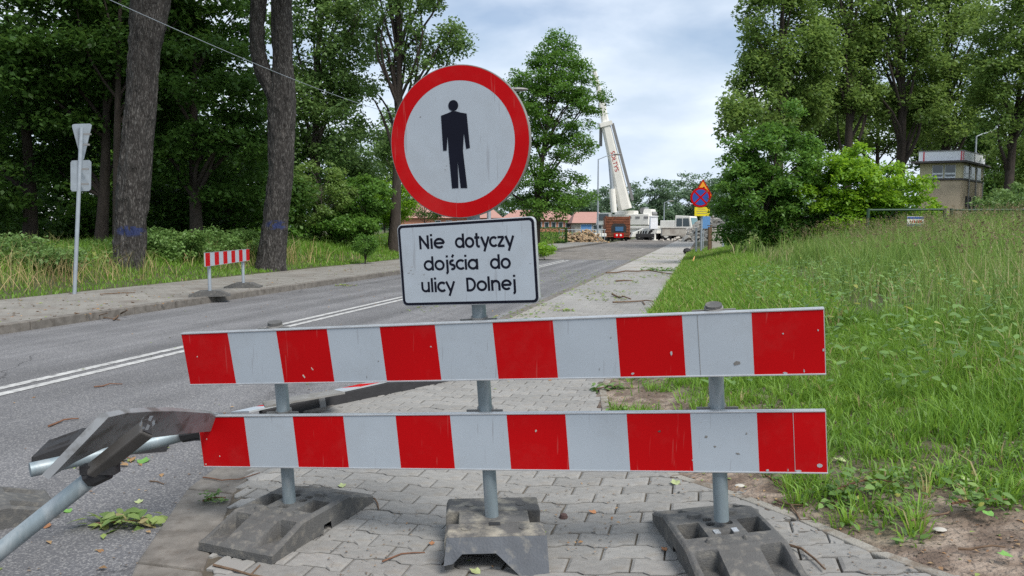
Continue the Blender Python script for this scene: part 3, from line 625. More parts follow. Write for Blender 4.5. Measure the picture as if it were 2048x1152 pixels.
# lettering from strokes
def arc(cx_, cy_, r, a0, a1, n=14, ry=None): return [(cx_+r*math.cos(math.radians(a0+(a1-a0)*i/n)), cy_+(ry or r)*math.sin(math.radians(a0+(a1-a0)*i/n))) for i in range(n+1)]
A_ = 1.30
def bowl(cx_=.45): return arc(cx_, .5, .40, 0, 360, 26)
GL = {'N': ([[(.1, 0), (.1, A_)], [(.1, A_-.1), (.78, .1)], [(.78, 0), (.78, A_)]], .98),
 'i': ([[(.12, 0), (.12, 1)], [(.12, 1.2), (.12, 1.4)]], .34),
 'e': ([arc(.45, .5, .40, 0, 315, 22), [(.06, .5), (.86, .5)]], .98),
 'd': ([bowl(), [(.85, 0), (.85, A_+.05)]], 1.08), 'o': ([bowl()], 1.0), 'a': ([bowl(), [(.85, 0), (.85, 1)]], 1.08),
 't': ([[(.25, A_+.05), (.25, .3)]+arc(.43, .28, .18, 180, 270, 6)+[(.55, .10)], [(.0, .93), (.55, .93)]], .68),
 'y': ([[(.05, 1), (.44, .1)], [(.85, 1), (.30, -.38)]], .92),
 'c': ([arc(.45, .5, .40, 45, 315, 20)], .82),
 'z': ([[(.04, .9), (.70, .9)], [(.68, .9), (.08, .1)], [(.04, .1), (.74, .1)]], .84),
 'j': ([[(.22, 1), (.22, -.12)]+arc(.04, -.12, .18, 0, -80, 6), [(.22, 1.2), (.22, 1.4)]], .42),
 'ś': ([arc(.30, .70, .20, 50, 270, 12)+arc(.30, .30, .20, 90, -130, 12), [(.28, 1.18), (.44, 1.45)]], .66),
 'u': ([[(.1, 1), (.1, .42)]+arc(.43, .43, .33, 180, 360, 14)+[(.76, 1)], [(.76, .5), (.76, 0)]], .98),
 'l': ([[(.12, 0), (.12, A_+.05)]], .34),
 'D': ([[(.1, 0), (.1, A_)], [(.1, A_-.1), (.32, A_-.1)]+arc(.32, A_/2, .50, 90, -90, 18, A_/2-.1)+[(.1, .1)]], 1.02),
 'n': ([[(.1, 0), (.1, 1)], [(.1, .55)]+arc(.43, .57, .33, 180, 0, 14)+[(.76, 0)]], .98),
 'S': ([arc(.38, .95, .28, 40, 270, 12)+arc(.38, .38, .28, 90, -140, 12)], .85), 'O': ([arc(.45, .65, .38, 0, 360, 22, .55)], 1.0), 'Ł': ([[(.15, A_), (.15, .1), (.65, .1)], [(-.02, .5), (.38, .78)]], .8),
 'T': ([[(.35, 0), (.35, A_)], [(0, A_-.1), (.7, A_-.1)]], .8), 'Y': ([[(.4, 0), (.4, .6)], [(0, A_), (.4, .6)], [(.8, A_), (.4, .6)]], .9)}
def word(txt, o, Fm, x0, x1, y0, slope, xh, parent, m, sw=.225, z=.0014, name='lettering', ys=1.0):
    adv = sum(GL[c][1] for c in txt); last = GL[txt[-1]]; adv -= .12; sc = (x1-x0)/adv; pen = 0; k = 0
    for ch in txt:
        b = MB()
        for st in GL[ch][0]:
            pts = np.array(st, float)*np.array([sc, xh*ys]); pts[:, 0] += pen*sc+x0; pts[:, 1] += y0+(pts[:, 0]-x0)*slope
            hw = sw*xh/2; n = len(pts); dd = np.gradient(pts, axis=0) if n > 2 else np.repeat((pts[1]-pts[0])[None], 2, 0)
            closed = np.linalg.norm(pts[0]-pts[-1]) < 1e-6
            if closed: dd[0] = dd[-1] = pts[1]-pts[-2]
            dd /= np.linalg.norm(dd, axis=1)[:, None]; nn = np.stack([-dd[:, 1], dd[:, 0]], 1)*hw
            zz = z+k*.00012; k = (k+1) % 6
            vs = [o+Fm@np.array([*(p+q), zz]) for p, q in zip(pts, nn)]+[o+Fm@np.array([*(p-q), zz]) for p, q in zip(pts, nn)]
            b.add(vs, [(i, n+i, n+i+1, i+1) for i in range(n-1)])
        b.make('letter', m, parent); pen += GL[ch][1]
XH = .0430*KS
for txt, u0, v0, u1, v1 in (('Nie', 839.5, 498.8, 889, 496.5), ('dotyczy', 912, 496.3, 1027, 493), ('dojścia', 849.5, 541.5, 957.5, 538.7), ('do', 982, 538.2, 1021, 537), ('ulicy', 844, 584.7, 909, 583.5), ('Dolnej', 934, 583, 1032, 579.8)):
    a = plane_hit(u0, v0, PO, FP); c = plane_hit(u1, v1, PO, FP)
    word(txt, PO, FP, a[0], c[0], a[1], (c[1]-a[1])/(c[0]-a[0]), XH, pl, M['black'])
for u, v, s_ in ((818, 546, .004), (826, 548, .003), (848, 549, .003), (822, 541, .003), (1061, 527, .0025), (838, 568, .002)):
    b = MB(); x, y = plane_hit(u, v, PO, FP); b.prism([(x-s_*1.6, y-s_*.3), (x+s_, y-s_*.5), (x+s_*1.5, y+s_*.4), (x-s_, y+s_*.3)], (PO, FP), .0012, .0016); b.make('scuff', M['aludark'], pl)
RO = cC+KS*(AT(916.3, 284.5, 3.045)-cC); RR = .300*KS
FR = frame((.940, -.335, .040), (-.045, -.03, .998))
rs = root('no_pedestrians_sign', RO, 'round red-rimmed sign with a black standing figure', 'sign')
circ = lambda r, n=96: [(r*math.cos(2*math.pi*i/n), r*math.sin(2*math.pi*i/n)) for i in range(n)]
sheet(rs, 'plate', RO, FR, circ(RR), -.018, 0, M['aludark'], bevel=.002)
ring(RO, FR, circ(RR-.004), circ(RR*.795), .0014, rs, 'red_ring', M['red'])
sheet(rs, 'white_face', RO, FR, circ(RR*.794), .0004, .0012, M['white'])
def pxpoly(pts): return [plane_hit(760+x*.4342, 120+y*.434, RO, FR) for x, y in pts]
pc = plane_hit(906.8, 211.2, RO, FR)
b = MB(); b.prism([(pc[0]+.0205*math.cos(a*math.pi/16), pc[1]+.0205*math.sin(a*math.pi/16)) for a in range(32)], (RO, FR), .0006, .0024)
body = pxpoly([(282, 257), (318, 243), (332, 236), (352, 236), (366, 241), (400, 247), (415, 405), (398, 410), (387, 335), (383, 420), (403, 590), (373, 590), (358, 460), (362, 590), (333, 592), (317, 420), (312, 345), (308, 418), (292, 418)][::-1])
b.prism(body, (RO, FR), .0006, .0024); b.make('standing_figure', M['black'], rs)
for x, y, s_ in ((186, 262, .004), (300, 505, .003), (308, 487, .002), (612, 605, .005)):
    q = pxpoly([(x, y)])[0]; b = MB(); b.prism([(q[0]-s_, q[1]-s_*.2), (q[0]+s_, q[1]-s_*.6), (q[0]+s_*.6, q[1]+s_*.5)], (RO, FR), .0008, .0018); b.make('scuff', M['aludark'], rs)
# mast of the signs: the middle post carries on up behind them
foot, a, c = posts[1]; d = (c-a)/np.linalg.norm(c-a)
mast_top = RO-FR[:, 2]*.05+FR[:, 1]*.27
mb = MB(); mb.tube([c-d*.03, PO-FP[:, 2]*.052-FP[:, 1]*.1+FP[:, 0]*.03, mast_top], PR*.93, 18); ms = mb.make('mast', M['galv'], bar, smooth=True)
for par, o2, F2 in ((pl, PO, FP), (rs, RO, FR)):
    for yy in (-.09, .09):
        b = MB(); b.box(o2+F2@np.array([.02, yy, -.034]), (.16, .03, .03), F2); b.make('bracket', M['aludark'], par)
print('foreground done')

# ================================================================== FALLEN BARRIERS
fb = root('fallen_barrier', G(200, 960, ROAD_Z), 'toppled barrier with a bent board and slanting pipe, left of the striped barrier', 'barrier')
tc_ = [AT(215, 835, 2.50), AT(255, 826, 2.62), AT(300, 823, 2.76), AT(350, 822, 2.95), AT(420, 826, 3.25), AT(500, 836, 3.7), AT(570, 845, 4.1)]
bc_ = [AT(97, 958, 2.42), AT(150, 925, 2.53), AT(205, 898, 2.65), AT(270, 880, 2.82), AT(370, 868, 3.12), AT(480, 858, 3.6), AT(560, 865, 4.0)]
b = MB(); vs = []
for i in range(len(tc_)):
    t0_, t1_ = np.array(tc_[i]), np.array(bc_[i]); ax = (np.array(tc_[min(i+1, 6)])-np.array(tc_[max(i-1, 0)])); nn = np.cross(ax, t1_-t0_); nn /= np.linalg.norm(nn)
    if nn[2] < 0: nn = -nn
    vs += [t0_, t1_, t1_+nn*.024, t0_+nn*.024]
n = len(tc_); fs = []
for i in range(n-1):
    a = i*4; c = a+4
    for j in range(4): fs.append((a+j, a+(j+1) % 4, c+(j+1) % 4, c+j))
fs += [(0, 1, 2, 3), (4*n-1, 4*n-2, 4*n-3, 4*n-4)]
b.add(vs, fs); b.make('bent_board', mat('dark_weathered_aluminium', (.23, .24, .25), .5, metal=.3, var=.25, scale=5, c2=(.13, .13, .128), c2scale=12), fb, bevel=.002)
def P_(u, v, y): return np.array(AT(u, v, y))
ca_, cb_ = P_(294, 858, 2.53), P_(186, 944, 2.56); Fc = frame(ca_-cb_, (.2, .5, .8)); b = MB(); b.box((ca_+cb_)/2, (float(np.linalg.norm(ca_-cb_)), .052, .05), Fc); b.make('channel', mat('dark_channel_metal', (.07, .066, .062), .6, metal=.2, var=.3, scale=9), fb, bevel=.006)
b = MB(); q = P_(292, 850, 2.5)
for i in range(9):
    an = i*.75; r1_ = .022; p0 = q+np.array([math.cos(an)*r1_, 0, math.sin(an)*r1_*.8]); p1 = q+np.array([math.cos(an+.5)*r1_, 0, math.sin(an+.5)*r1_*.8])
    out_ = np.array([.012, -.01, .012+.006*math.sin(i*2.3)])
    b.add([p0, p1, p1+out_, p0+out_*1.4], [(0, 1, 2, 3)])
b.make('torn_channel_end', M['alu'], fb)
q1 = P_(295, 858, 2.52); q2 = P_(240, 905, 2.55); dd_ = (q1-q2)/np.linalg.norm(q1-q2); b = MB(); b.box(P_(294, 858, 2.53)+dd_*.002, (.003, .036, .034), Fc); b.make('channel_hollow_shade', M['rubblack'], fb)  # black plate on the channel end stands for the shade inside it
pa, pb = P_(205, 938, 2.60), P_(-60, 1150, 2.45)
b = MB(); b.tube([pa, pa*.5+pb*.5, pb], .0295, 20); b.make('slanting_pipe', M['galv'], fb, smooth=True)
b = MB(); b.tube([P_(213, 935, 2.58), P_(178, 952, 2.58)], .042, 8); b.box(P_(200, 938, 2.56), (.12, .04, .03)); b.make('clamp', M['rubblack'], fb)
b = MB(); b.tube([P_(60, 940, 3.15), P_(220, 905, 3.35), P_(372, 868, 3.55)], .031, 20); b.make('lying_pipe', M['galv'], fb, smooth=True)
b = MB(); b.box(P_(385, 866, 3.5), (.09, .05, .06)); b.tube([P_(365, 868, 3.5), P_(400, 862, 3.5)], .04, 10); b.make('clamp', M['rubblack'], fb)
# second fallen barrier board lying on the pavement, pointing away
fb2 = root('fallen_barrier_board', G(640, 815, 0), 'long striped barrier board lying on the kerb behind the striped barrier', 'barrier board')
g0, g1 = G(470, 858, -.04), G(905, 756, .0)
ax = (g1-g0); L_ = np.linalg.norm(ax[:2]); X_ = ax/np.linalg.norm(ax)
Fb = frame(X_, (-.25, .35, -.075)); ctr = (g0+g1)/2
b = MB(); 
b.prism([(-L_/2, -.125), (L_/2, -.125), (L_/2, .125), (-L_/2, .125)], (ctr+np.array([0, .1, .085]), Fb), 0, .012); b.make('board', M['alu'], fb2)
for i in range(11):
    q = MB(); x0 = -L_/2+i*L_/11; q.prism([(x0, -.122), (x0+L_/11, -.122), (x0+L_/11, .122), (x0, .122)], (ctr+np.array([0, .1, .085]), Fb), .012, .0135)
    q.make('stripe', M['white'] if i % 2 == 0 else M['red'], fb2)
b = MB(); b.prism([(-L_/2+.1, -.128), (L_/2, -.128), (L_/2, -.07), (-L_/2+.1, -.07)], (ctr+np.array([0, .1, .085]), Fb), -.12, -.001); b.make('rail', M['rubblack'], fb2, bevel=.01)
for k in (-.55, -.22, .35):
    b = MB(); b.box(ctr+np.array([0, .1, .085])+Fb@np.array([k*L_, -.128, -.045]), (.05, .02, .07), Fb); b.make('bracket', M['cranegrey'], fb2)
b = MB(); e0, e1 = P_(525, 803, 5.1), P_(668, 779, 5.6)
e2, e3 = P_(690, 784, 5.35), P_(530, 812, 4.95)
b.add([e0, e1, e2, e3]+[p-np.array([0, 0, .014]) for p in (e0, e1, e2, e3)], [(0, 3, 2, 1), (4, 5, 6, 7), (0, 1, 5, 4), (1, 2, 6, 5), (2, 3, 7, 6), (3, 0, 4, 7)]); b.make('folded_sheet', M['aludark'], fb2)

# ---- small barrier across the road
sb = root('small_road_barrier', G(452, 585, LZ), 'small striped barrier standing on the left pavement', 'barrier')
f0, f1 = G(420, 592, LZ), G(487, 575, LZ)
xax = (f1-f0); xax[2] = 0; xax /= np.linalg.norm(xax); midp = (f0+f1)/2; side = np.array([xax[1], -xax[0], 0])
Fs = frame(xax, (0, 0, 1)); Fs = Fs if Fs[:, 2]@(cC-midp) > 0 else frame(-xax, (0, 0, 1))
zc = (AT(450, 514, midp[1])[2]); oB = np.array([midp[0], midp[1], zc])+Fs[:, 2]*.05
striped_board(oB, Fs, 2.75, .26, sb)
small = foot_mesh
def lowfoot():
    xs = np.array([-.1875, -.15, -.146, -.09, -.086, .086, .09, .146, .15, .1875]); ys = np.array([-.37, -.34, -.33, -.2, -.19, -.165, -.075, -.07, .055, .06, .165, .19, .2, .33, .34, .37])
    X, Y = np.meshgrid(xs, ys); A = np.abs(Y); Zt = np.interp(A, [0, .165, .34, .37], [.105, .105, .036, .03]); ax_ = np.abs(X)
    Zt = np.where((ax_ > .088) & (ax_ < .148) & (Y > -.072) & (Y < .057), .03, Zt); Zt = np.where((ax_ > .088) & (ax_ < .148) & (A > .195) & (A < .335), .03, Zt)
    b = MB(); ny, nx = X.shape; V = np.stack([X, Y, Zt], -1).reshape(-1, 3); F = [(i*nx+j, i*nx+j+1, (i+1)*nx+j+1, (i+1)*nx+j) for i in range(ny-1) for j in range(nx-1)]
    b.add(V, F); ring = list(range(nx))+[i*nx+nx-1 for i in range(1, ny)]+[(ny-1)*nx+i for i in range(nx-2, -1, -1)]+[i*nx for i in range(ny-2, 0, -1)]
    R0 = [V[i] for i in ring]; R1 = [np.array([p[0], p[1], 0]) for p in R0]; n = len(ring); b.add(R0+R1, [(i, n+i, n+(i+1) % n, (i+1) % n) for i in range(n)]); return b
lf = lowfoot().make('barrier_foot', M['rubber']); place(lf, f0, math.radians(-70)); tag(lf, 'rubber foot under the near post of the small barrier', 'barrier foot', FEET)
l2 = lf.copy(); COL.objects.link(l2); place(l2, f1, math.radians(-84)); tag(l2, 'rubber foot under the far post of the small barrier', 'barrier foot', FEET)
for f_ in (f0, f1):
    b = MB(); b.tube([f_+np.array([0, 0, .1]), np.array([f_[0], f_[1], zc+.1])-Fs[:, 2]*.0], .032, 12); b.make('post', M['galvl'], sb, smooth=True)

# ---- give way sign seen from behind
gp = G(149, 588, LZ); gtop = AT(163, 252, gp[1])
gs = root('back_of_road_sign', gp, 'grey post with triangular and rectangular signs seen from behind, left verge', 'sign')
b = MB(); b.tube([gp, gtop-np.array([0, 0, .03])], .036, 12); b.make('post', M['galvl'], gs, smooth=True)
Fg = frame((1, .95, .0), (.03, 0, 1)); 
if Fg[:, 2][1] > 0: pass
def gsheet(uv, m, nm, th=.02, parent=gs, y=None):
    V = [AT(u, v, (y or gp[1])+.045+(u-160)*.012) for u, v in uv]; n = len(V); b = MB()
    b.add([np.array(p) for p in V]+[np.array(p)+np.array([0, th, 0]) for p in V], [tuple(range(n)), tuple(range(2*n-1, n-1, -1))]+[(i, n+i, n+(i+1) % n, (i+1) % n) for i in range(n)]); return b.make(nm, m, parent, bevel=.004)
gsheet([(144, 254), (144, 250), (148, 248), (179, 247), (183, 250), (167, 318), (164, 321), (162, 319)], M['galvl'], 'triangular_plate')
gsheet([(141, 325), (144, 321), (178, 320), (182, 324), (181, 378), (177, 382), (144, 383), (141, 379)], M['galvl'], 'rectangular_plate')
for u, v in ((167, 268), (164, 289), (162, 338), (162, 368)):
    b = MB(); b.box(np.array(AT(u, v, gp[1]-.0))+np.array([.03, .025, 0]), (.20, .03, .035)); b.make('bracket', M['cranegrey'], gs)

# ================================================================== TREES
LQ, LS = .92, .94
def limb(b, p0, p1, r0, r1, bow=.12, seg=5, n=8):
    p0, p1 = np.array(p0), np.array(p1); d = p1-p0; L = np.linalg.norm(d); o_ = rng.normal(size=3)*L*bow; pts = []
    for i in range(seg+1):
        t = i/seg; pts.append(p0+d*t+o_*math.sin(math.pi*t)*.6+np.array([0, 0, L*.06*math.sin(math.pi*t)]))
    b.tube(pts, [r0+(r1-r0)*i/seg for i in range(seg+1)], n, caps=False)
def tree(name, label, base, lobes, nclump, nleaf, leaf, lm, tr=.2, trunk_top=None, bm='darkbark', group=None, cr=.9, cat='tree', bias=.75, lean=None, limbs=12, upb=.45, flat=.6, fork=None, seedk=None, trunkmesh=True, fill=.5, droop=0.):
    base = np.array(base, float); rt = root(name, base, label, cat, group)
    # clump centres spread through the lobes
    vol = np.array([np.prod(l[1]) for l in lobes])**.8; pk = rng.choice(len(lobes), nclump, p=vol/vol.sum()); d = rng.normal(size=(nclump, 3)); d /= np.linalg.norm(d, axis=1)[:, None]
    rad = rng.random(nclump)**(1/3*bias*1.0)
    rad = np.where(rng.random(nclump) < fill, rad, .75+.35*rng.random(nclump))
    lc = np.array([l[0] for l in lobes])[pk]; lr = np.array([l[1] for l in lobes])[pk]
    C0 = lc+d*rad[:, None]*lr
    C0[:, 2] = np.maximum(C0[:, 2], base[2]+.15)
    sz = cr*(.6+.8*rng.random(nclump))
    nl = np.maximum(4, (nleaf*LQ/nclump*(sz/cr)**2*1.0)).astype(int)
    idx = np.repeat(np.arange(nclump), nl); m = len(idx)
    q = rng.normal(size=(m, 3)); q /= np.linalg.norm(q, axis=1)[:, None]; q *= (rng.random(m)**.5)[:, None]
    q[:, 2] *= flat
    off = rng.normal(size=(nclump, 3)); 
    P0 = C0[idx]+q*sz[idx][:, None]; P0[:, 2] -= droop*np.sum(q[:, :2]**2, 1)*sz[idx]
    V, Fq = leaf_quads(P0, leaf*LS, upb=upb, seed=int(rng.integers(1e6)))
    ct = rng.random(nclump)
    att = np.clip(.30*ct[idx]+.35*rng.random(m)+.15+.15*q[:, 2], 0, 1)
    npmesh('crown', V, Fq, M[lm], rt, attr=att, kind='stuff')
    if trunkmesh:
        top = np.array(trunk_top if trunk_top is not None else C0.mean(0)+np.array([0, 0, lobes[0][1][2]*.3]))
        b = MB(); pts = []; k = 7; o1 = rng.normal(size=3)*np.array([.12, .12, 0])*np.linalg.norm(top-base)*.12
        for i in range(k+1):
            t = i/k; pts.append(base+(top-base)*t+o1*math.sin(math.pi*t*1.2)-np.array([0, 0, .3 if i == 0 else 0]))
        b.tube(pts, [tr*1.25]+[tr*(1-.75*i/k) for i in range(1, k+1)], 10, caps=False)
        for j in rng.choice(nclump, min(limbs, nclump), replace=False):
            t = min(.95, max(.25, (C0[j][2]-base[2])/(top[2]-base[2]+1e-6)*.8-.15)); i = min(k-1, int(t*k)); p = np.array(pts[i])+(np.array(pts[i+1])-np.array(pts[i]))*(t*k-i)
            limb(b, p, C0[j], tr*(1-.75*t)*.5, .02)
        b.make('trunk', M[bm], rt, smooth=True)
    return rt
def lobe(u, v, y, rx, rz, ry=None): return (np.array(AT(u, v, y)), np.array([rx, ry or rx, rz]))
def px(y): return y/F_
def base_at(u, y, z=0): q = AT(u, 500, y); return np.array([q[0], q[1], z])
def gz(p): s, t = st_of(p); return float(zground(s, t))
def tb(u, y): q = base_at(u, y); q[2] = gz(q)-.02; return q

# two great trunks beside the left pavement, bark modelled, crowns above the frame
def bark_mat():
    m = mat('ridged_bark', (.030, .027, .025), 1, var=.4, scale=1.2, bump=1, bscale=7, c2=(.125, .12, .113), c2scale=6.5, c2lo=.50, c2hi=.66, stretch=(6, 6, 1.3), bdist=.05, detail=8)
    N = m.node_tree.nodes; L = m.node_tree.links; p = N['Principled BSDF']; src = p.inputs['Base Color'].links[0].from_socket
    a = N.new('ShaderNodeAttribute'); a.attribute_name = 'tint'; x = N.new('ShaderNodeMix'); x.data_type = 'RGBA'; x.inputs['B'].default_value = (.02, .035, .12, 1)
    L.new(a.outputs['Fac'], x.inputs['Factor']); L.new(src, x.inputs['A']); L.new(x.outputs['Result'], p.inputs['Base Color']); return m
M['ridged'] = bark_mat(); M['ridged2'] = M['ridged']
def trunk(path, parent, name='trunk', na=90, nb=240, paint=None, seed=1, flare=True):
    P0 = np.array([p for p, r in path]); R0 = np.array([r for p, r in path]); t = np.linspace(0, len(path)-1, nb); k = np.arange(len(path))
    C_ = np.stack([np.interp(t, k, P0[:, i]) for i in range(3)], 1)
    ker = np.ones(21)/21; C_ = np.stack([np.convolve(np.pad(C_[:, i], 10, 'edge'), ker, 'valid') for i in range(3)], 1); R = np.interp(t, k, R0)
    an = np.linspace(0, 2*np.pi, na, endpoint=False); A, Tt = np.meshgrid(an, np.arange(nb)); zz = C_[Tt, 2]
    w_ = A/(2*np.pi)*26; n_ = np.abs(vnoise(w_+1.5*vnoise(w_*.3, zz*1.5, seed+4), zz*2.6, seed)-.5)*2
    seam = vnoise(np.minimum(w_, 26-w_)*1.0, zz*2.0, seed+1)
    n2_ = np.abs(vnoise(np.cos(A)*9+40, np.sin(A)*9+40+zz*2.2, seed+2)-.5)*2
    disp = .055*(1-n_)**1.5+.03*n2_+.05*(vnoise(np.cos(A)*1.5+9, np.sin(A)*1.5+zz*.9, seed+3)-.5)
    rr = R[Tt]+disp-.02
    V = np.stack([C_[Tt, 0]+rr*np.cos(A), C_[Tt, 1]+rr*np.sin(A), zz], -1).reshape(-1, 3)
    I = np.arange(nb-1)[:, None]*na; J = np.arange(na)[None]; J2 = (J+1) % na
    Fq = np.stack([(I+J).ravel(), (I+J2).ravel(), (I+na+J2).ravel(), (I+na+J).ravel()], 1)
    at = None
    if paint is not None:
        fc = V[Fq].mean(1); dd = np.linalg.norm((fc-np.array(paint[0]))/np.array(paint[1]), axis=1); nz = vnoise(fc[:, 0]*14, fc[:, 2]*14, 8)
        at = (1-sm(dd, .6, 1.0))*(nz > .38)*.75
    else: at = np.zeros(len(Fq))
    return npmesh(name, V, Fq, M['ridged'], parent, attr=at, smooth=True)
y1, y2 = 19.3, 23.0
q = AT(256, 525, y1); r1_ = root('roadside_tree', q, 'thick straight leaning trunk right of the grey sign post', 'tree')
trunk([(AT(250, 560, y1), 0.445), (AT(257, 520, y1), 0.375), (AT(262, 440, y1), 0.350), (AT(266, 370, y1), 0.365), (AT(275, 270, y1), 0.335), (AT(283, 190, y1), 0.315), (AT(288, 110, y1), 0.315), (AT(298, 40, y1), 0.385), (AT(303, -20, y1), 0.415), (AT(308, -160, y1), 0.345)], r1_, paint=(AT(262, 462, y1-.4), (.5, .5, .16)), seed=3)
q = AT(542, 520, y2); r2_ = root('roadside_tree', q, 'dark forked trunk right of the small barrier', 'tree')
trunk([(AT(540, 545, y2), 0.465), (AT(542, 515, y2), 0.385), (AT(550, 450, y2), 0.345), (AT(559, 370, y2), 0.345), (AT(563, 290, y2), 0.345), (AT(563, 205, y2), 0.375), (AT(566, 130, y2), 0.255), (AT(564, 50, y2), 0.255), (AT(563, -60, y2), 0.245), (AT(562, -180, y2), 0.225)], r2_, paint=(AT(553, 450, y2-.4), (.4, .5, .17)), seed=11)
trunk([(AT(563, 225, y2-.05), 0.245), (AT(545, 185, y2-.05), 0.215), (AT(527, 150, y2-.05), 0.215), (AT(515, 105, y2-.05), 0.195), (AT(513, 60, y2-.05), 0.195), (AT(517, 0, y2-.05), 0.195), (AT(525, -150, y2), 0.145)], r2_, name='forked_limb', na=60, seed=17)
def crown_above(rt, lobes, ncl, nlf, leaf, lm, cr=1.0):
    vol = np.array([np.prod(l[1]) for l in lobes]); pk = rng.choice(len(lobes), ncl, p=vol/vol.sum()); d = rng.normal(size=(ncl, 3)); d /= np.linalg.norm(d, axis=1)[:, None]
    C0 = np.array([l[0] for l in lobes])[pk]+d*(rng.random(ncl)**.4)[:, None]*np.array([l[1] for l in lobes])[pk]
    idx = np.repeat(np.arange(ncl), nlf//ncl); q = rng.normal(size=(len(idx), 3))*.45*cr; q[:, 2] *= .6
    V, Fq = leaf_quads(C0[idx]+q, leaf, seed=int(rng.integers(1e6))); npmesh('crown', V, Fq, M[lm], rt, attr=np.clip(rng.random(ncl)[idx]*.4+rng.random(len(idx))*.5, 0, 1), kind='stuff')
crown_above(r1_, [lobe(300, -330, y1, 4.5, 3.0), lobe(60, -230, y1-1, 3.5, 2.2), lobe(430, -260, y1+1, 3.2, 2.2)], 80, 9000, .16, 'leafdark')
crown_above(r2_, [lobe(560, -330, y2, 4.5, 3.2), lobe(640, -210, y2, 2.4, 2.0), lobe(450, -190, y2+1, 2.5, 1.8)], 70, 8000, .16, 'leafmid')
# dark maples behind
MG = 'dark maples behind the left verge'
tree('maple_tree', 'dark maple at the left border behind the sign post', tb(60, 27), [lobe(40, 120, 27, 4.0, 3.4), lobe(-60, 250, 26, 3.0, 3.0), lobe(120, 30, 26, 3.0, 2.4)], 210, 40000, .19, 'leafdark', tr=.26, cr=.85, bias=.6, fill=.35, flat=.4, droop=.3)
tree('maple_tree', 'dark maple trunk just left of the thick straight trunk', tb(200, 26), [lobe(190, 60, 27, 3.4, 3.4), lobe(160, 240, 29, 3.0, 2.2)], 170, 30000, .19, 'leafdark', tr=.22, cr=.85, trunk_top=AT(215, 60, 26), flat=.4, droop=.3)
tree('maple_tree', 'slim dark maple close behind the thick straight trunk', tb(236, 25), [lobe(240, -10, 27, 3.0, 2.6), lobe(330, 120, 29, 2.0, 2.2)], 110, 20000, .19, 'leafdark', tr=.16, cr=.8, trunk_top=AT(240, -40, 25), flat=.4)
tree('maple_tree', 'wide dark maple between the two great trunks', tb(395, 27), [lobe(390, 140, 27, 2.6, 3.4), lobe(450, 230, 26, 1.6, 1.6), lobe(350, 20, 28, 2.8, 2.4), lobe(400, 330, 28, 2.6, 1.6), lobe(480, 190, 26, .9, .8)], 170, 32000, .19, 'leafdark', tr=.24, cr=.75, flat=.35, droop=.35)
tree('maple_tree', 'dark maple low crown left of the forked trunk', tb(470, 31), [lobe(460, 390, 31, 2.6, 1.5), lobe(360, 420, 31, 2.4, 1.3)], 90, 17000, .2, 'leafdark', tr=.18, cr=.8)
# undergrowth wall behind the dark trees so no horizon shows
for i, (u, v, y, rx, rz, lm, lb) in enumerate(((30, 440, 36, 4.5, 2.6, 'leafdark', 'dark thicket behind the sign post at the left border'), (190, 400, 38, 5, 3.4, 'leafdark', 'dark thicket behind the thick trunk'), (340, 400, 36, 4.0, 3.2, 'leafsap', 'greener thicket seen between the two great trunks'), (480, 410, 38, 4.0, 3.0, 'leafsap', 'green thicket left of the forked trunk'),
        (120, 230, 42, 6, 4.5, 'leafdark', 'tall dark tree far behind the left sign post'), (300, 250, 44, 6, 5.0, 'leafdark', 'tall dark tree far behind the thick trunk'), (-120, 260, 32, 5, 5.5, 'leafdark', 'tall dark tree cut by the left border'))):
    tree('thicket_tree', lb, tb(u, y), [lobe(u, v, y, rx, rz, 2.2)], 110, 12500, .28, lm, tr=.15, cr=1.15, limbs=6)
# poplars between the trunk and the round sign
tree('poplar_tree', 'pale poplar behind the forked trunk', tb(640, 38), [lobe(640, 60, 38, 1.9, 3.6), lobe(600, 220, 38, 1.9, 2.4), lobe(690, 220, 37, 1.1, 1.6), lobe(690, 70, 38, 1.6, 3.0), lobe(640, 330, 38, 2.4, 1.6)], 230, 34000, .20, 'leafmid', tr=.26, cr=.65, trunk_top=AT(640, -60, 38), flat=.8, bm='bark', limbs=18)
tree('poplar_tree', 'airy poplar with a thin trunk left of the round sign', tb(786, 35), [lobe(800, 30, 35, 1.5, 2.4), lobe(870, 60, 35, 1.2, 1.5), lobe(740, 10, 35, .9, 1.4), lobe(900, 90, 35, .8, .7), lobe(750, 150, 36, .9, 1.2), lobe(830, -60, 35, 2.4, 1.6), lobe(845, 150, 35, .9, .8)], 120, 13500, .17, 'leafmid', tr=.25, cr=.5, trunk_top=AT(800, -80, 35), flat=.9, limbs=26, fill=.7, bm='darkbark')
for (u, v, y, rx, rz, lm, lb, leaf) in ((640, 395, 33, 1.4, 1.5, 'leafolive', 'grey green willow shrub right of the forked trunk', .12), (730, 400, 34, 1.2, 1.0, 'leafsap', 'bright shrub behind the clipped round bush', .14), (690, 450, 33, 1.3, .5, 'leafsap', 'low leafy bush right of the willow shrub', .13), (600, 330, 44, 2.6, 2.8, 'leafsap', 'mid green tree right of the forked trunk', .2), (730, 340, 60, 2.8, 3.0, 'leafmid', 'far pale tree behind the airy poplar', .22), (770, 400, 60, 2.4, 1.8, 'leaflight', 'far bright tree left of the red-roofed building', .22), (800, 290, 52, 2.2, 2.2, 'leafmid', 'far tree low behind the airy poplar', .22), (850, 400, 75, 2.4, 1.8, 'leafmid', 'far tree in front of the salmon building', .2)):
    tree('shrub' if rz < 1.5 else 'small_tree', lb, tb(u, y), [lobe(u, v, y, rx, rz)], 70, 9000, leaf, lm, tr=.07, cr=.32 if rz < 1.6 else .7, cat='shrub' if rz < 1.5 else 'tree', limbs=14, bm='bark')
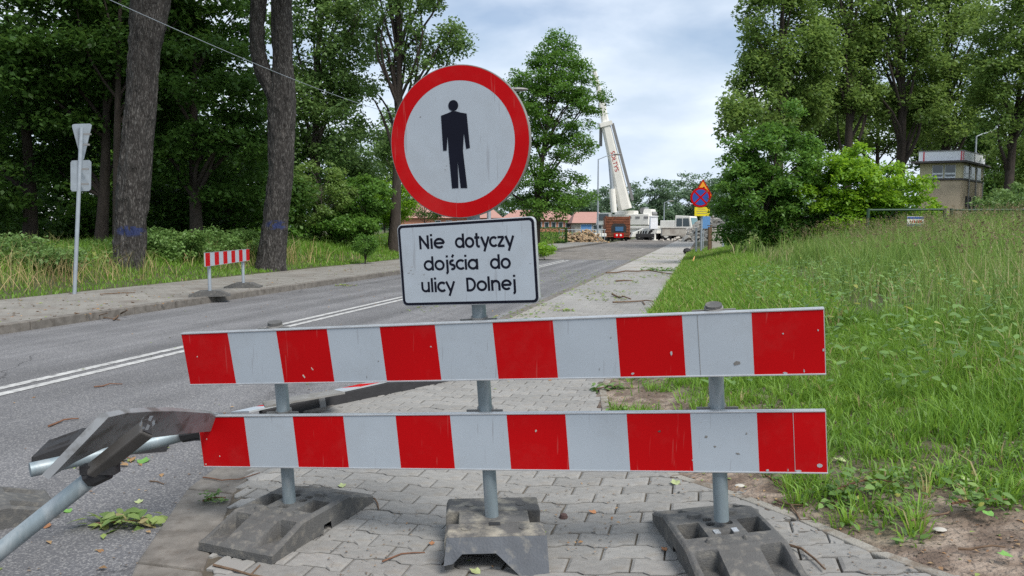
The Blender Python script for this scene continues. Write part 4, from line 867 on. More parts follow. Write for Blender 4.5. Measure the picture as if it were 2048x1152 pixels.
tree('clipped_bush', 'small clipped round bush at the pavement right of the forked trunk', tb(730, 27.5), [lobe(730, 490, 27.5, .40, .36)], 90, 3800, .055, 'leafsap', tr=.03, cr=.13, cat='shrub', limbs=12, fill=.3)
tree('leafy_clump', 'bright ragged green clump at the pavement edge right of the text plate', tb(1090, 34), [lobe(1083, 500, 34, .55, .28)], 40, 2600, .09, 'leaflight', tr=.02, cr=.2, cat='shrub', limbs=3)
# heap of cut branches at the left border
tree('branch_heap', 'heap of wilting cut branches at the left border', tb(40, 17.5), [lobe(10, 520, 17.5, 1.1, .55, .9), lobe(80, 540, 17, .7, .4)], 90, 7000, .10, 'leafmid', tr=.03, cr=.32, cat='branches', limbs=20, bm='bark')
for (u, y, lb) in ((480, 24.5, 'leafy weeds at the foot of the forked trunk'), (330, 21.5, 'leafy weeds right of the thick trunk'), (400, 23, 'weeds behind the small barrier')):
    tree('weed_clump', lb, tb(u, y), [(tb(u, y)+np.array([0, 0, .42]), np.array([1.3, .7, .42]))], 60, 5200, .09, 'weed', tr=.01, cr=.25, cat='weeds', trunkmesh=False)
# tree right of the round sign
tree('locust_tree', 'round green tree just right of the round sign', tb(1072, 46), [lobe(1110, 130, 46, 1.4, 1.6), lobe(1050, 150, 46, 1.1, 1.0), lobe(1165, 180, 46, 1.1, 1.3), lobe(1080, 220, 46, 1.8, 1.4), lobe(1180, 200, 46, .9, .9), lobe(1110, 290, 46, 2.3, 1.3), lobe(1050, 370, 46, 2.3, 1.6), lobe(1125, 385, 46, 1.7, 1.2), lobe(1020, 290, 46, 1.2, 1.2), lobe(1115, 90, 46, .9, .7), lobe(1160, 270, 46, 1.0, .9), lobe(1100, 200, 46, 2.4, 2.6), lobe(1190, 230, 46, 1.0, 1.2), lobe(1120, 150, 46, 1.8, 1.8), lobe(1040, 220, 46, 1.2, 1.6), lobe(1090, 410, 46, 2.2, .8), lobe(1150, 390, 46, 1.0, .7)], 440, 50000, .155, 'leafsap', tr=.22, cr=.55, trunk_top=AT(1105, 150, 46), limbs=30, flat=.5, fill=.6)
hd = root('clipped_hedge', ST(-11.2, 66, 0), 'dark clipped box hedge behind the text plate', 'hedge')
q0 = AT(1086, 470, 66); n = 7000; q = np.array(q0)+(rng.random((n, 3))-.5)*np.array([4.0, 1.2, 1.25]); dd = rng.integers(0, 3, n)
for a_ in (0, 1, 2):
    k_ = dd == a_; q[k_, a_] = q0[a_]+np.sign(q[k_, a_]-q0[a_])*np.array([2.0, .6, .62])[a_]
V, Fq = leaf_quads(q, .10, seed=5); npmesh('foliage', V, Fq, M['leafdark'], hd, attr=rng.random(n)*.6, kind='stuff')

# right-hand trees
RT = 'tall poplars behind the right field'
tree('poplar_tree', 'tall poplar nearest the open sky, first in the right-hand row', tb(1560, 52), [lobe(1560, 60, 52, 2.4, 4.2), lobe(1530, 200, 52, 2.2, 3.0), lobe(1610, 150, 53, 1.8, 3.6), lobe(1500, 90, 52, .8, 1.8), lobe(1480, 240, 50, 1.2, 1.6), lobe(1560, -60, 52, 2.2, 2.4)], 200, 32000, .27, 'leafolive', tr=.34, cr=.85, trunk_top=AT(1565, -60, 52), flat=.9, limbs=20)
tree('poplar_tree', 'tall poplar left of the dark gap above the bright saplings', tb(1690, 55), [lobe(1700, 30, 55, 2.4, 3.6), lobe(1660, 110, 55, 1.8, 2.6), lobe(1720, 180, 55, 1.6, 1.6), lobe(1690, -90, 55, 3.2, 2.6), lobe(1650, 190, 56, 1.8, 1.6), lobe(1745, 90, 56, 1.6, 2.6)], 190, 25000, .27, 'leafolive', tr=.36, cr=.8, trunk_top=AT(1705, -60, 55), flat=.8, limbs=24)
tree('poplar_tree', 'tall poplar above the flat-roofed tower building', tb(1790, 56), [lobe(1800, 20, 56, 2.6, 3.4), lobe(1760, 120, 56, 1.8, 2.0), lobe(1840, 150, 56, 1.7, 1.8), lobe(1790, -100, 56, 3.2, 2.6), lobe(1820, 220, 56, 1.8, 1.4), lobe(1745, 200, 57, 1.3, 1.2)], 190, 25000, .27, 'leafolive', tr=.4, cr=.85, trunk_top=AT(1800, -80, 56), flat=.8, limbs=24)
tree('poplar_tree', 'tall tree behind the tower building at the right', tb(1890, 58), [lobe(1890, 60, 58, 2.8, 4.2), lobe(1870, 220, 58, 2.8, 2.4), lobe(1930, 160, 58, 1.8, 2.6), lobe(1890, -80, 58, 3.4, 3)], 190, 29000, .27, 'leafolive', tr=.4, cr=.9, trunk_top=AT(1895, -60, 58), flat=.8, limbs=18)
tree('poplar_tree', 'darker tree filling the upper right corner', tb(2010, 48), [lobe(2020, 160, 48, 2.2, 3.6), lobe(2060, 320, 50, 2.0, 2.6), lobe(2040, 420, 52, 1.8, 1.3), lobe(2080, 60, 48, 3, 3.6), lobe(1985, 60, 50, 1.8, 3.0), lobe(2005, 250, 56, 1.2, 2.2)], 230, 31000, .24, 'leafolive', tr=.36, cr=.8, flat=.7, limbs=16)
for i, (u, v, y, rx, rz, lm, lb) in enumerate(((1640, 230, 70, 5, 3.4, 'leafolive', 'dark far tree behind the bright saplings'), (1760, 230, 72, 6, 3.4, 'leafolive', 'dark far tree left of the tower building'), (1900, 290, 74, 4.5, 2.6, 'leafmid', 'far tree right behind the tower building'), (2050, 300, 70, 5, 4.0, 'leafdark', 'far dark tree at the right border'), (1990, 400, 62, 3, 2.2, 'leafdark', 'dark shrubbery right of the tower building'))):
    tree('background_tree', lb, tb(u, y), [lobe(u, v, y, rx, rz, 2.2)], 110, 14000, .32, lm, tr=.3, cr=1.1, limbs=8)
tree('sapling_thicket', 'dark green maple saplings nearest the blue and yellow signs', tb(1520, 28), [lobe(1500, 390, 28, 1.3, 1.3), lobe(1570, 330, 28, 1.3, 1.5), lobe(1540, 290, 28, .8, 1.0), lobe(1590, 250, 28, .35, .9), lobe(1545, 240, 28, .25, .6), lobe(1620, 270, 28, .25, .6), lobe(1510, 270, 28, .25, .6), lobe(1485, 330, 28, .6, .8), lobe(1478, 400, 28, .5, .7), lobe(1600, 410, 28, 1.1, 1.0), lobe(1462, 290, 28, .3, .5), lobe(1505, 460, 28, 1.2, .5), lobe(1590, 460, 28, 1.2, .5)], 230, 33000, .14, 'leafsap', tr=.07, cr=.42, flat=.45, droop=.4, limbs=26, cat='young trees', trunk_top=AT(1560, 260, 28))
tree('sapling_thicket', 'bright yellow-green saplings left of the tower building', tb(1740, 27), [lobe(1680, 370, 27, 1.1, 1.0), lobe(1740, 370, 27, 1.0, 1.0), lobe(1800, 380, 26.5, .9, .9), lobe(1840, 410, 26, .6, .55), lobe(1640, 340, 28, .8, .8), lobe(1700, 320, 28, .5, .4), lobe(1760, 320, 27.5, .5, .35), lobe(1715, 300, 27.5, .22, .4), lobe(1655, 305, 28, .2, .35), lobe(1790, 325, 27, .2, .3), lobe(1850, 370, 26, .25, .35), lobe(1860, 430, 26, .5, .3), lobe(1700, 440, 27, 1.2, .6), lobe(1800, 445, 27, 1.1, .5)], 230, 32000, .13, 'leaflight', tr=.05, cr=.38, flat=.45, droop=.4, limbs=22, cat='young trees', trunk_top=AT(1740, 350, 27))
# distant tree line beyond the crane
FG = 'distant trees on the horizon'
far0 = [lambda: None]
specs = [(1180, 400, 6.5), (1205, 395, 7.5), (1232, 400, 8), (1262, 388, 8), (1288, 392, 7.5), (1312, 396, 6), (1334, 388, 6.5), (1352, 380, 8), (1372, 376, 6.5), (1394, 384, 7), (1416, 376, 7.5), (1440, 384, 7), (1462, 390, 7), (1150, 400, 7)]
lbls = ['distant tree right behind the street lamp', 'distant tree between lamp and crane cylinder', 'distant tree behind the crane cylinder', 'distant dark tree right of the crane boom foot', 'distant tree above the crane cab', 'distant low tree right of the crane boom', 'distant pointed tree left of mid horizon', 'distant twin-topped tree at mid horizon', 'distant slender tree above the carrier cab', 'distant tree left of the striped signs', 'distant tree just behind the orange triangle sign', 'distant tree right of the orange triangle sign', 'distant tree partly behind the dark saplings', 'distant tree behind the round green tree']
for (u, v, rr), lb in zip(specs, lbls):
    y = 150+rng.random()*20; ztop = AT(u, v-22-rng.random()*12, y)[2]; bp = base_at(u, y)
    tree('distant_tree', lb, bp, [((bp+np.array([0, 0, ztop*.5])), np.array([rr*.42, 3, ztop*.52])), ((bp+np.array([0, 0, ztop*.22])), np.array([rr*.6, 3, ztop*.25]))], 100, 5000, .5, 'leaffar', tr=.2, cr=1.0, group=FG, limbs=4, fill=.5)
wl_ = root('distant_woods', ST(0, 185, 0), 'low dark line of far woods along the horizon', 'woods'); wl_['kind'] = 'stuff'
n = 26000; sx = rng.random(n)*260-130; hh = 5+3*vnoise(sx*.12, sx*0, 2)+2*vnoise(sx*.5, sx*0, 3); P0 = np.stack([sx+20, 185+rng.random(n)*8, rng.random(n)*hh], 1)
V, Fq = leaf_quads(P0, 1.1, seed=9); npmesh('foliage', V, Fq, M['leaffar'], wl_, attr=rng.random(n), kind='stuff')
print('trees done')
for (u, v, y, rx, rz, lm, lb) in ((1600, 430, 40, 3, 1.2, 'leafsap', 'low shrubs behind the bright saplings'), (2020, 415, 44, 1.0, 1.2, 'leafmid', 'leafy shrub at the right corner of the tower building'), (2040, 420, 34, 1.8, 1.0, 'leafmid', 'low shrub at the right border behind the fence')):
    tree('shrub', lb, tb(u, y), [lobe(u, v, y, rx, rz)], 70, 8500, .14, lm, tr=.05, cr=.42, cat='shrub', limbs=12, bm='bark')

# ================================================================== GRASS
def pts_in(n, s0, s1, t0, t1, dens):
    s = s0+(s1-s0)*rng.random(n); t = t0+(t1-t0)*rng.random(n); k = rng.random(n) < dens(s, t); s, t = s[k], t[k]
    P = rN*s[:, None]+rD*t[:, None]; P[:, 2] = zground(s, t)-.01
    ok = (P[:, 1] > 1.9) & (np.abs(P[:, 0])/P[:, 1] < .78); return P[ok], s[ok], t[ok]
def add_grass(name, P, h, wd, m, lab, lean=.35, kindcat='grass', tint=None):
    V, F = blades(P, h, wd, lean=lean, seed=int(rng.integers(1e6)))
    tn = rng.random(len(P)) if tint is None else tint
    o = npmesh(name, V, F, M[m], attr=np.repeat(tn, 2), kind='stuff'); tag(o, lab, kindcat); return o
# right field, near band (short, patchy)
def dn(s, t): return turf(s, t)*(.10+.9*sm(vnoise(s*2.3, t*2.3, 31)*.6+vnoise(s*5.3, t*5.3, 32)*.4+.06*(s-edge_r(t)-1), .36, .60))*(s > edge_r(t)+.02)
P, s, t = pts_in(110000, -.9, 6.5, 2.2, 9.0, dn)
d = s-edge_r(t); hgt = (.035+.13*sm(d, 1.0, 3.4)+.14*vnoise(s*1.6, t*1.6, 33)**2)*(.5+.9*rng.random(len(P)))
add_grass('short_grass', P, hgt, .006+.006*rng.random(len(P)), 'grass', 'short ragged grass beside the paved path and bare soil', lean=.9, tint=np.clip(rng.random(len(P))*.75+.35*(vnoise(s*1.1, t*1.1, 41)-.3), 0, 1))
# radiating tufts, each its own size and tone
P, s, t = pts_in(11000, -.9, 6.2, 2.2, 8.5, lambda s, t: sm(turf(s, t), .05, .5)*(.25+.75*(vnoise(s*3.1, t*3.1, 35) > .45))*(s > edge_r(t)+.06))
nb = 12; n = len(P); pr = (.02+.035*rng.random(n)); a = rng.random((n, nb))*2*np.pi; r = pr[:, None]*rng.random((n, nb))**.5
PB = np.repeat(P, nb, 0); dx = (np.cos(a)*r).ravel(); dy = (np.sin(a)*r).ravel(); PB[:, 0] += dx; PB[:, 1] += dy
th = (.05+.13*rng.random(n)**1.6+.06*sm(s-edge_r(t), 1.0, 3)); hb = np.repeat(th, nb)*(.55+.6*rng.random(n*nb)); wb = .004+.006*rng.random(n*nb)*np.repeat(.6+.9*rng.random(n), nb)
V, F = blades(PB, hb, wb, lean=.3, seed=36); V = V.reshape(-1, 5, 3); an = a.ravel(); out = np.stack([np.cos(an), np.sin(an), 0*an], 1)*(hb*(.35+.5*rng.random(n*nb)))[:, None]
V[:, 2] += out[:, None][:, 0]*.35; V[:, 3] += out*.35; V[:, 4] += out*1.1; V[:, 4, 2] -= hb*.22
tn = np.clip(np.repeat(rng.random(n)*.75, nb)+.3*rng.random(n*nb), 0, 1); o = npmesh('grass_tufts', V.reshape(-1, 3), F, M['grass'], attr=np.repeat(tn, 2), kind='stuff'); tag(o, 'separate grass tufts spreading over the soil bank by the path', 'grass')
# path-edge strip further away
P, s, t = pts_in(90000, -.8, 1.6, 8.5, 44, lambda s, t: (s > -.76)*(.4+.6*(1-sm(t, 20, 44)))*1.)
add_grass('verge_grass', P, (.08+.12*rng.random(len(P)))*(1+.8*sm(s, -.3, 1.0)), .010+.0006*t*(1+rng.random(len(P))), 'grass', 'bright low grass along the far edge of the paved path', lean=.8)
# tall meadow
def dt(s, t):
    d = s-edge_r(t)+.8*(vnoise(s*1.1, t*1.1, 55)-.5); return sm(d, 2.0, 4.0)*(.25+.75*sm(vnoise(s*.9, t*.9, 51), .2, .6))
P, s, t = pts_in(150000, .6, 19, 4.2, 27, lambda s, t: dt(s, t)*np.where(t < 10, 1, .75))
d = s-edge_r(t); hg = (.20+.62*sm(d, 2.2, 5.0)+.30*sm(d, 5, 9)+.25*vnoise(s*.7, t*.7, 52))*(.55+.6*rng.random(len(P)))
add_grass('meadow_grass', P, hg, .006+.0007*t, 'tallgrass', 'tall uncut meadow grass filling the right side', lean=.55, tint=np.clip(rng.random(len(P))*.85+.4*(vnoise(s*.5, t*.5, 53)-.4), 0, 1))
# seed stalks with heads
P, s, t = pts_in(9500, 1.6, 18, 5.0, 26, lambda s, t: dt(s, t)*sm(s-edge_r(t), 2.4, 4.5))
n = len(P); hg = .78+.48*rng.random(n)+.3*sm(s, 4, 9)
V, F = blades(P, hg, np.full(n, .003)+.0004*t, lean=.35, seed=77, bend=.2); tips = V.reshape(-1, 5, 3)[:, 4]; mids = V.reshape(-1, 5, 3)[:, 2]
k = 9; f_ = rng.random((n, k, 1))*.30; H_ = tips[:, None]-(tips-mids)[:, None]*f_*.8+rng.normal(size=(n, k, 3))*np.array([.014, .014, .008])
V2, F2 = leaf_quads(H_.reshape(-1, 3), .032, upb=-.2, wid=.35, seed=78)
o = npmesh('seed_stalks', V, F, M['drygrass'], attr=np.repeat(rng.random(n)*.4, 2), kind='stuff'); tag(o, 'thin seed stalks standing above the meadow grass', 'grass')
o2 = npmesh('seed_heads', V2, F2, M['seed'], o, attr=rng.random(n*k), kind='stuff')
# left verge
P, s, t = pts_in(150000, -22, -12.27, 6, 62, lambda s, t: (.35+.65*vnoise(s*.9, t*.9, 61))*(1-.6*sm(t, 30, 60)))
d = -s-12.27; hg = (.10+.45*sm(d, .7, 3.0)*(vnoise(s*.45, t*.35, 62)))*(.6+.8*rng.random(len(P)))
add_grass('left_verge_grass', P, hg, .010+.0009*t, 'grass', 'green verge grass along the left pavement', lean=.7, tint=np.clip(rng.random(len(P))*.8+.2*vnoise(s, t, 63), 0, 1))
P, s, t = pts_in(24000, -18.5, -12.9, 10, 40, lambda s, t: sm(vnoise(s*.5+3, t*.35, 64), .5, .7)*np.where((t < 24) & (t > 14), 1, .25)*.35)
add_grass('dry_verge_grass', P, .3+.5*rng.random(len(P))**1.5, .008+.0005*t, 'drygrass', 'tall straw coloured grass around the roadside trunks', lean=.75)
P, s, t = pts_in(9000, -22, -9.1, 34, 95, lambda s, t: (s < -12.2)*1.0)
add_grass('far_left_grass', P, .2+.3*rng.random(len(P)), .06+.05*rng.random(len(P)), 'grass', 'grass on the far left verge by the rubble heap', lean=.6)
P, s, t = pts_in(4200, -16.5, -12.8, 11, 26, lambda s, t: np.exp(-((s+13.4)**2/1.2+(t-14.6)**2/3))+np.exp(-((s+13.6)**2/.8+(t-12.2)**2/1.4))+.8*np.exp(-((s+12.8)**2/.3+(t-30)**2/8)))
add_grass('straw_grass', P, .35+.5*rng.random(len(P)), .012+0*t, 'drygrass', 'arching straw coloured grass at the foot of the thick straight trunk', lean=1.2)
# grass tufts beyond the meadow, behind the fence
P, s, t = pts_in(26000, 1, 45, 26, 70, lambda s, t: np.full(len(s), .8))
add_grass('far_meadow_grass', P, .4+.5*rng.random(len(P)), .03+.03*rng.random(len(P)), 'tallgrass', 'far meadow grass in front of the tower building', lean=.5)
# broad leaved weeds and clover in the near band
def weeds(n, dens, size, rad, hz, seed, name, lab, m='weed', area=(-.9, 7, 2.3, 8)):
    s = area[0]+(area[1]-area[0])*rng.random(n); t = area[2]+(area[3]-area[2])*rng.random(n); k = rng.random(n) < dens(s, t); s, t = s[k], t[k]
    k = 9; a = rng.random((len(s), k))*2*np.pi; r = rad*(rng.random((len(s), k))**.6); ss = s[:, None]+np.cos(a)*r; t2 = t[:, None]+np.sin(a)*r
    C = rN*ss.ravel()[:, None]+rD*t2.ravel()[:, None]; C[:, 2] = zground(s, t).repeat(k)+hz*(.2+.8*rng.random(len(C)))
    ok = (C[:, 1] > 1.9)
    V, F = leaf_ovals(C[ok], size, upb=1.4, wid=.55, seed=seed, jitter=.5); o = npmesh(name, V, F, M[m], attr=np.tile(np.clip(rng.random(ok.sum())*.95, 0, 1), 3), kind='stuff'); return tag(o, lab, 'weeds')
weeds(5200, lambda s, t: turf(s, t)*(vnoise(s*1.2+5, t*1.2, 71) > .40)*(s > edge_r(t)+.1), .030, .09, .035, 81, 'broadleaf_weeds', 'broad-leaved weeds among the short grass')
weeds(700, lambda s, t: (s > edge_r(t)+.9)*(vnoise(s*.8+9, t*.8, 72) > .5), .09, .16, .13, 82, 'dock_leaves', 'large pale dock leaves at the meadow edge')
weeds(1500, lambda s, t: (s > edge_r(t)+1.2)*1.0, .06, .12, .5, 83, 'meadow_herbs', 'leafy herbs standing in the tall meadow grass', area=(.6, 12, 5, 16))
weeds(500, lambda s, t: sm(turf(s, t), .0, .3)*(1-sm(turf(s, t), .5, .9))*(s > edge_r(t)+.05), .035, .07, .02, 84, 'soil_sprouts', 'small sprouts scattered on the bare soil')
weeds(1500, lambda s, t: sm(vnoise(s*.5, t*.4, 73), .45, .65)*1., .12, .35, .45, 85, 'verge_weeds', 'leafy weeds along the foot of the left thicket', area=(-20, -14.0, 9, 40))
# gravel crumbs and litter on soil, road and path
def crumbs(n, area, dens, size, name, lab, m, seed, zf, flat=.35, tri=False):
    s = area[0]+(area[1]-area[0])*rng.random(n); t = area[2]+(area[3]-area[2])*rng.random(n)**1.3; k = rng.random(n) < dens(s, t); s, t = s[k], t[k]
    C = rN*s[:, None]+rD*t[:, None]; C[:, 2] = zf(s, t)+.004
    V, F = leaf_quads(C, size, upb=3.0, wid=.6, seed=seed, jitter=.7); o = npmesh(name, V, F, M[m], attr=rng.random(len(s)), kind='stuff'); return tag(o, lab, 'litter')
zroad = lambda s, t: np.full(len(s), ROAD_Z+.003); zpv = lambda s, t: np.where(s < edge_r(t), zpave(s, t), zground(s, t))+.003
crumbs(2600, (-9, -2, 1.5, 26), lambda s, t: (s < kerb_r(t)-.02)*np.clip(.12+.88*np.exp(-(kerb_r(t)-s)*1.6)+.3*(vnoise(s*.7, t*.7, 91) > .7), 0, 1), .030, 'road_litter', 'small leaf scraps scattered on the road', 'litter', 91, zroad)
crumbs(1500, (-3, 1.5, 1.8, 18), lambda s, t: (s > kerb_r(t)+.1)*(s < edge_r(t))*(.15+.85*(vnoise(s*2, t*2, 92) > .6)), .016, 'path_litter', 'dark crumbs and seed husks on the paved path', 'litter', 92, zpv)
crumbs(5200, (-.7, 4, 1.8, 7), lambda s, t: (s > edge_r(t)+.03)*(s < edge_r(t)+1.5)*.9, .017, 'soil_litter', 'leaf fragments and chips on the bare soil', 'litter', 93, zpv)
crumbs(1400, (-12.2, -8.8, 2, 40), lambda s, t: .2+.8*(vnoise(s*.8, t*.5, 94) > .55), .05, 'left_pavement_litter', 'leaf scraps on the left pavement', 'litter', 94, lambda s, t: np.full(len(s), LZ+.003))
crumbs(5200, (-5, -.8, 10, 42), lambda s, t: sm(vnoise(s*1.1, t*.7, 95), .45, .7)*np.where(s < -3.2, .35, .9), .06, 'storm_leaves', 'scattered green leaves and twigs across road and path ahead', 'wilt', 95, lambda s, t: np.where(s < kerb_r(t), ROAD_Z, .01)+.004)
M['crumb'] = foliage('soil_crumbs', (.10, .075, .055), (.24, .19, .14), trans=.0)
crumbs(9000, (-1.4, 4, 1.7, 6), lambda s, t: np.where(s > edge_r(t), .8, np.exp(-(edge_r(t)-s)*7)), .013, 'soil_crumbs', 'soil crumbs spilling over the path edging', 'crumb', 96, zpv)
crumbs(5000, (-2.6, 1, 1.7, 5), lambda s, t: (s > kerb_r(t)+.02)*(s < edge_r(t))*sm(vnoise(s*2.3+4, t*2.3, 97), .5, .75), .010, 'path_grit', 'sandy grit lying in patches on the paving stones', 'crumb', 97, zpv)
crumbs(5000, (-4.5, -1, 1.5, 8), lambda s, t: (s < kerb_r(t)-.01)*np.exp(-(kerb_r(t)-s)*3.5), .012, 'gutter_grit', 'sandy grit along the kerb on the road', 'crumb', 98, zroad)
# twigs and sticks
def zsurf(p):
    s, t = st_of(p)
    if s < SL_G: return float(zground(s, t))
    if s < SL_K: return LZ
    if s < float(kerb_r(t)): return ROAD_Z
    if s < float(edge_r(t)): return float(zpave(s, t))
    return float(zground(s, t))
def stick(uv, r, lab, m='wood', fork=None, name='fallen_twig', cat='twig'):
    pts = []
    for u, v in uv:
        p = G(u, v, 0.0); z = zsurf(p); p = G(u, v, z+r); pts.append(p)
    b = MB(); fine = []
    for i in range(len(pts)-1):
        for q in (0, .5): fine.append(pts[i]*(1-q)+pts[i+1]*q+np.array([0, 0, abs(random.gauss(0, r*.8))])+np.array([random.gauss(0, r), random.gauss(0, r), 0]))
    fine.append(pts[-1]); n = len(fine); b.tube(fine, [r*(1-.5*i/n) for i in range(n)], 6)
    if fork:
        q0 = fine[n//2]; p = G(*fork, 0); b.tube([q0, (q0+G(fork[0], fork[1], zsurf(p)+r))/2, G(fork[0], fork[1], zsurf(p)+r)], r*.6, 5)
    o = b.make(name, M[m], smooth=True); return tag(o, lab, cat)
M['twig'] = mat('reddish_twig', (.15, .075, .045), .9, var=.3, scale=20)
stick([(405, 955), (440, 962), (480, 958), (520, 945)], .004, 'thin curved reddish twig across the kerb below the striped board', 'twig')
stick([(425, 1130), (500, 1150), (560, 1165)], .005, 'dark twig in front of the left rubber foot', fork=(520, 1130))
stick([(765, 1125), (800, 1108), (850, 1105)], .004, 'reddish twig on the stones left of the middle foot', 'twig')
stick([(730, 992), (752, 1000), (757, 1018)], .006, 'short hooked twig at the corner of the left rubber foot')
stick([(1530, 950), (1570, 975), (1605, 965), (1620, 950)], .004, 'curved twig on the soil behind the right post', 'twig')
stick([(1550, 1002), (1580, 1012), (1600, 1038)], .006, 'forked dark twig on the soil right of the right foot', fork=(1605, 1010))
stick([(1555, 1085), (1600, 1100), (1650, 1138)], .006, 'long dark twig beside the right rubber foot')
stick([(1825, 1042), (1880, 1030), (1900, 1022)], .005, 'straight thin stick on the bare soil near the grass')
stick([(1920, 1100), (1960, 1098), (2010, 1094)], .005, 'thin dark stick lying on the soil at lower right')
stick([(100, 852), (125, 842), (157, 837)], .008, 'brown twig on the road above the black foot', 'twig')
stick([(300, 962), (328, 968)], .004, 'tiny dark twig on the road by the kerb')
stick([(152, 628), (190, 634), (240, 640)], .014, 'stick lying along the left pavement', fork=(215, 626))
stick([(225, 640), (240, 630), (255, 620)], .016, 'dark stick across the left kerb')
stick([(1225, 607), (1280, 602), (1310, 603)], .016, 'dark stick across the path above the striped board', fork=(1290, 609))
stick([(1225, 590), (1240, 595), (1262, 598)], .02, 'short dark branch on the far path')
stick([(1230, 562), (1265, 561)], .022, 'branch lying on the path in front of the leafy branch')
stick([(1210, 548), (1250, 545), (1300, 543), (1345, 548)], .025, 'long branch lying across the path by the grass edge')
stick([(200, 590), (270, 585)], .012, 'thin stick near the left grass edge')
stick([(190, 775), (220, 770), (245, 768)], .007, 'brown strip of bark on the road near the centre line', 'twig')
stick([(280, 1045), (300, 1030)], .010, 'short pale piece of stick on the road', 'wood')
def leafclump(u, v, rad, n, size, m, lab, name='fallen_leaves_bunch', cat='leaves', hz=.05, rx=1.0):
    p = G(u, v, 0); p = G(u, v, zsurf(p)); r_ = root(name, p, lab, cat)
    a = rng.random(n)*2*np.pi; q = rad*rng.random(n)**.6; C = p+np.stack([np.cos(a)*q*rx, np.sin(a)*q*.45, .006+hz*rng.random(n)**1.5], 1)
    V, F = leaf_ovals(C, size, upb=1.3, wid=.6, seed=n, jitter=.4); npmesh('foliage', V, F, M[m], r_, attr=np.tile(rng.random(n), 3), kind='stuff')
    b = MB(); limb(b, p+np.array([-rad*rx*.8, 0, .006]), p+np.array([rad*rx*.9, .03, .012]), .005, .003, bow=.05); b.make('stem', M['twig'], r_)
leafclump(248, 1050, .17, 60, .07, 'wilt', 'bunch of wilted pale green leaves on the road by the kerb')
leafclump(425, 1004, .06, 70, .022, 'leafmid', 'small dark weed growing out of the kerb joint', 'kerb_weed', 'weed', .05)
leafclump(1320, 542, .6, 110, .11, 'leafmid', 'broken leafy branch lying on the path beside the grass', 'fallen_branch', 'branch', .12)
leafclump(1130, 622, .16, 34, .06, 'wilt', 'scattered leafy twig on the path above the striped board', 'fallen_branch', 'branch', .03)
leafclump(690, 572, .3, 40, .07, 'wilt', 'few green leaves on the road left of the text plate', 'fallen_leaves_bunch', 'leaves', .03)
leafclump(1740, 985, .20, 120, .040, 'weed', 'low leafy weed patch on the soil near the short grass', 'weed_patch', 'weed', .10)
leafclump(1960, 1010, .14, 80, .035, 'weed', 'weed tuft at the right border on the soil', 'weed_patch', 'weed', .08)
leafclump(1675, 1012, .05, 22, .03, 'weed', 'tiny weed tuft on the bare soil right of the foot', 'weed_patch', 'weed', .03)
leafclump(190, 925, .25, 60, .05, 'litter', 'brown husks heaped below the fallen pipe', 'fallen_leaves_bunch', 'leaves', .02)
leafclump(1220, 780, .14, 60, .05, 'leafmid', 'dark weed tuft at the path edging under the upper board', 'weed_patch', 'weed', .05)
LG = 'single fallen leaves'
def leaf1(u, v, s_, m, lab, rz):
    p = G(u, v, 0); p = G(u, v, zsurf(p)+.004); b = MB(); F1 = frame((math.cos(rz), math.sin(rz), .05), (-math.sin(rz), math.cos(rz), .1))
    pts = [(0, -.5), (.35, -.25), (.42, .05), (.2, .2), (.0, .55), (-.22, .2), (-.45, .0), (-.3, -.3)]; zz = [0, .1, .22, .06, .12, .05, .2, .08]
    b.add([p]+[p+F1@np.array([x*s_, y*s_, z*s_*.7]) for (x, y), z in zip(pts, zz)], [(0, i+1, (i+1) % 8+1) for i in range(8)]); tag(b.make('fallen_leaf', M[m]), lab, 'leaf', LG)
M['leafpale'] = mat('pale_green_leaf', (.33, .38, .18), .7, var=.2, scale=20); M['leafgreen'] = mat('fresh_green_leaf', (.13, .28, .06), .6, var=.2, scale=20); M['leafbrown'] = mat('brown_leaf', (.32, .15, .07), .8, var=.3, scale=20)
for a_ in ((684, 971, .05, 'leafpale', 'pale leaf on the stones right of the left foot', .4), (905, 1125, .0, '', '', 0), (950, 1143, .05, 'leafpale', 'pale green leaf under the arch of the middle foot', 1.0), (864, 1086, .03, 'leafbrown', 'rusty brown leaf left of the middle foot', 0), (1328, 1098, .03, 'leafbrown', 'orange brown leaf left of the right foot', .5), (1185, 1024, .04, 'leafbrown', 'brown leaf on the stones right of the middle foot', .9), (1350, 965, .06, 'leafpale', 'pale leaf at the path edging left of the right post', .2), (1975, 1027, .05, 'leafgreen', 'green leaf on the soil at the right', .3), (2010, 1110, .05, 'leafgreen', 'green leaf on the soil at the lower right border', 1.3), (1680, 920, .06, 'leafpale', 'whitish leaf at the grass edge right of the lower board', 1.), (1935, 960, .07, 'leafpale', 'whitish leaf lying in the grass at the right', 2.), (135, 1022, .05, 'leafgreen', 'green leaf on the road beside the slanting pipe', 1.), (278, 1003, .05, 'leafpale', 'pale leaf on the road right of the slanting pipe', .4), (100, 918, .06, 'leafpale', 'yellowish leaf on the road near the lying pipe', .4), (95, 1052, .05, 'leafbrown', 'curled brown leaf under the slanting pipe', .1), (288, 922, .09, 'leafgreen', 'leaf touching the black rubber foot', .1), (385, 762, .06, 'leafpale', 'leaf on the road behind the upper board', .1), (1100, 760, .04, 'leafbrown', 'brown leaf on the path between the two boards', .1), (525, 1000, .03, 'leafbrown', 'small tan leaf on the left rubber foot', .5)):
    if a_[2] > 0:
        if 'on the left rubber foot' in a_[4]: continue
        leaf1(*a_)
p = G(1127, 1046, 0); st_ = MB(); st_.ball(p+np.array([0, 0, .022]), (.022, .025, .026), 8); tag(st_.make('small_stone', M['pebble']), 'small dark reddish stone on the paving right of the middle foot', 'stone')
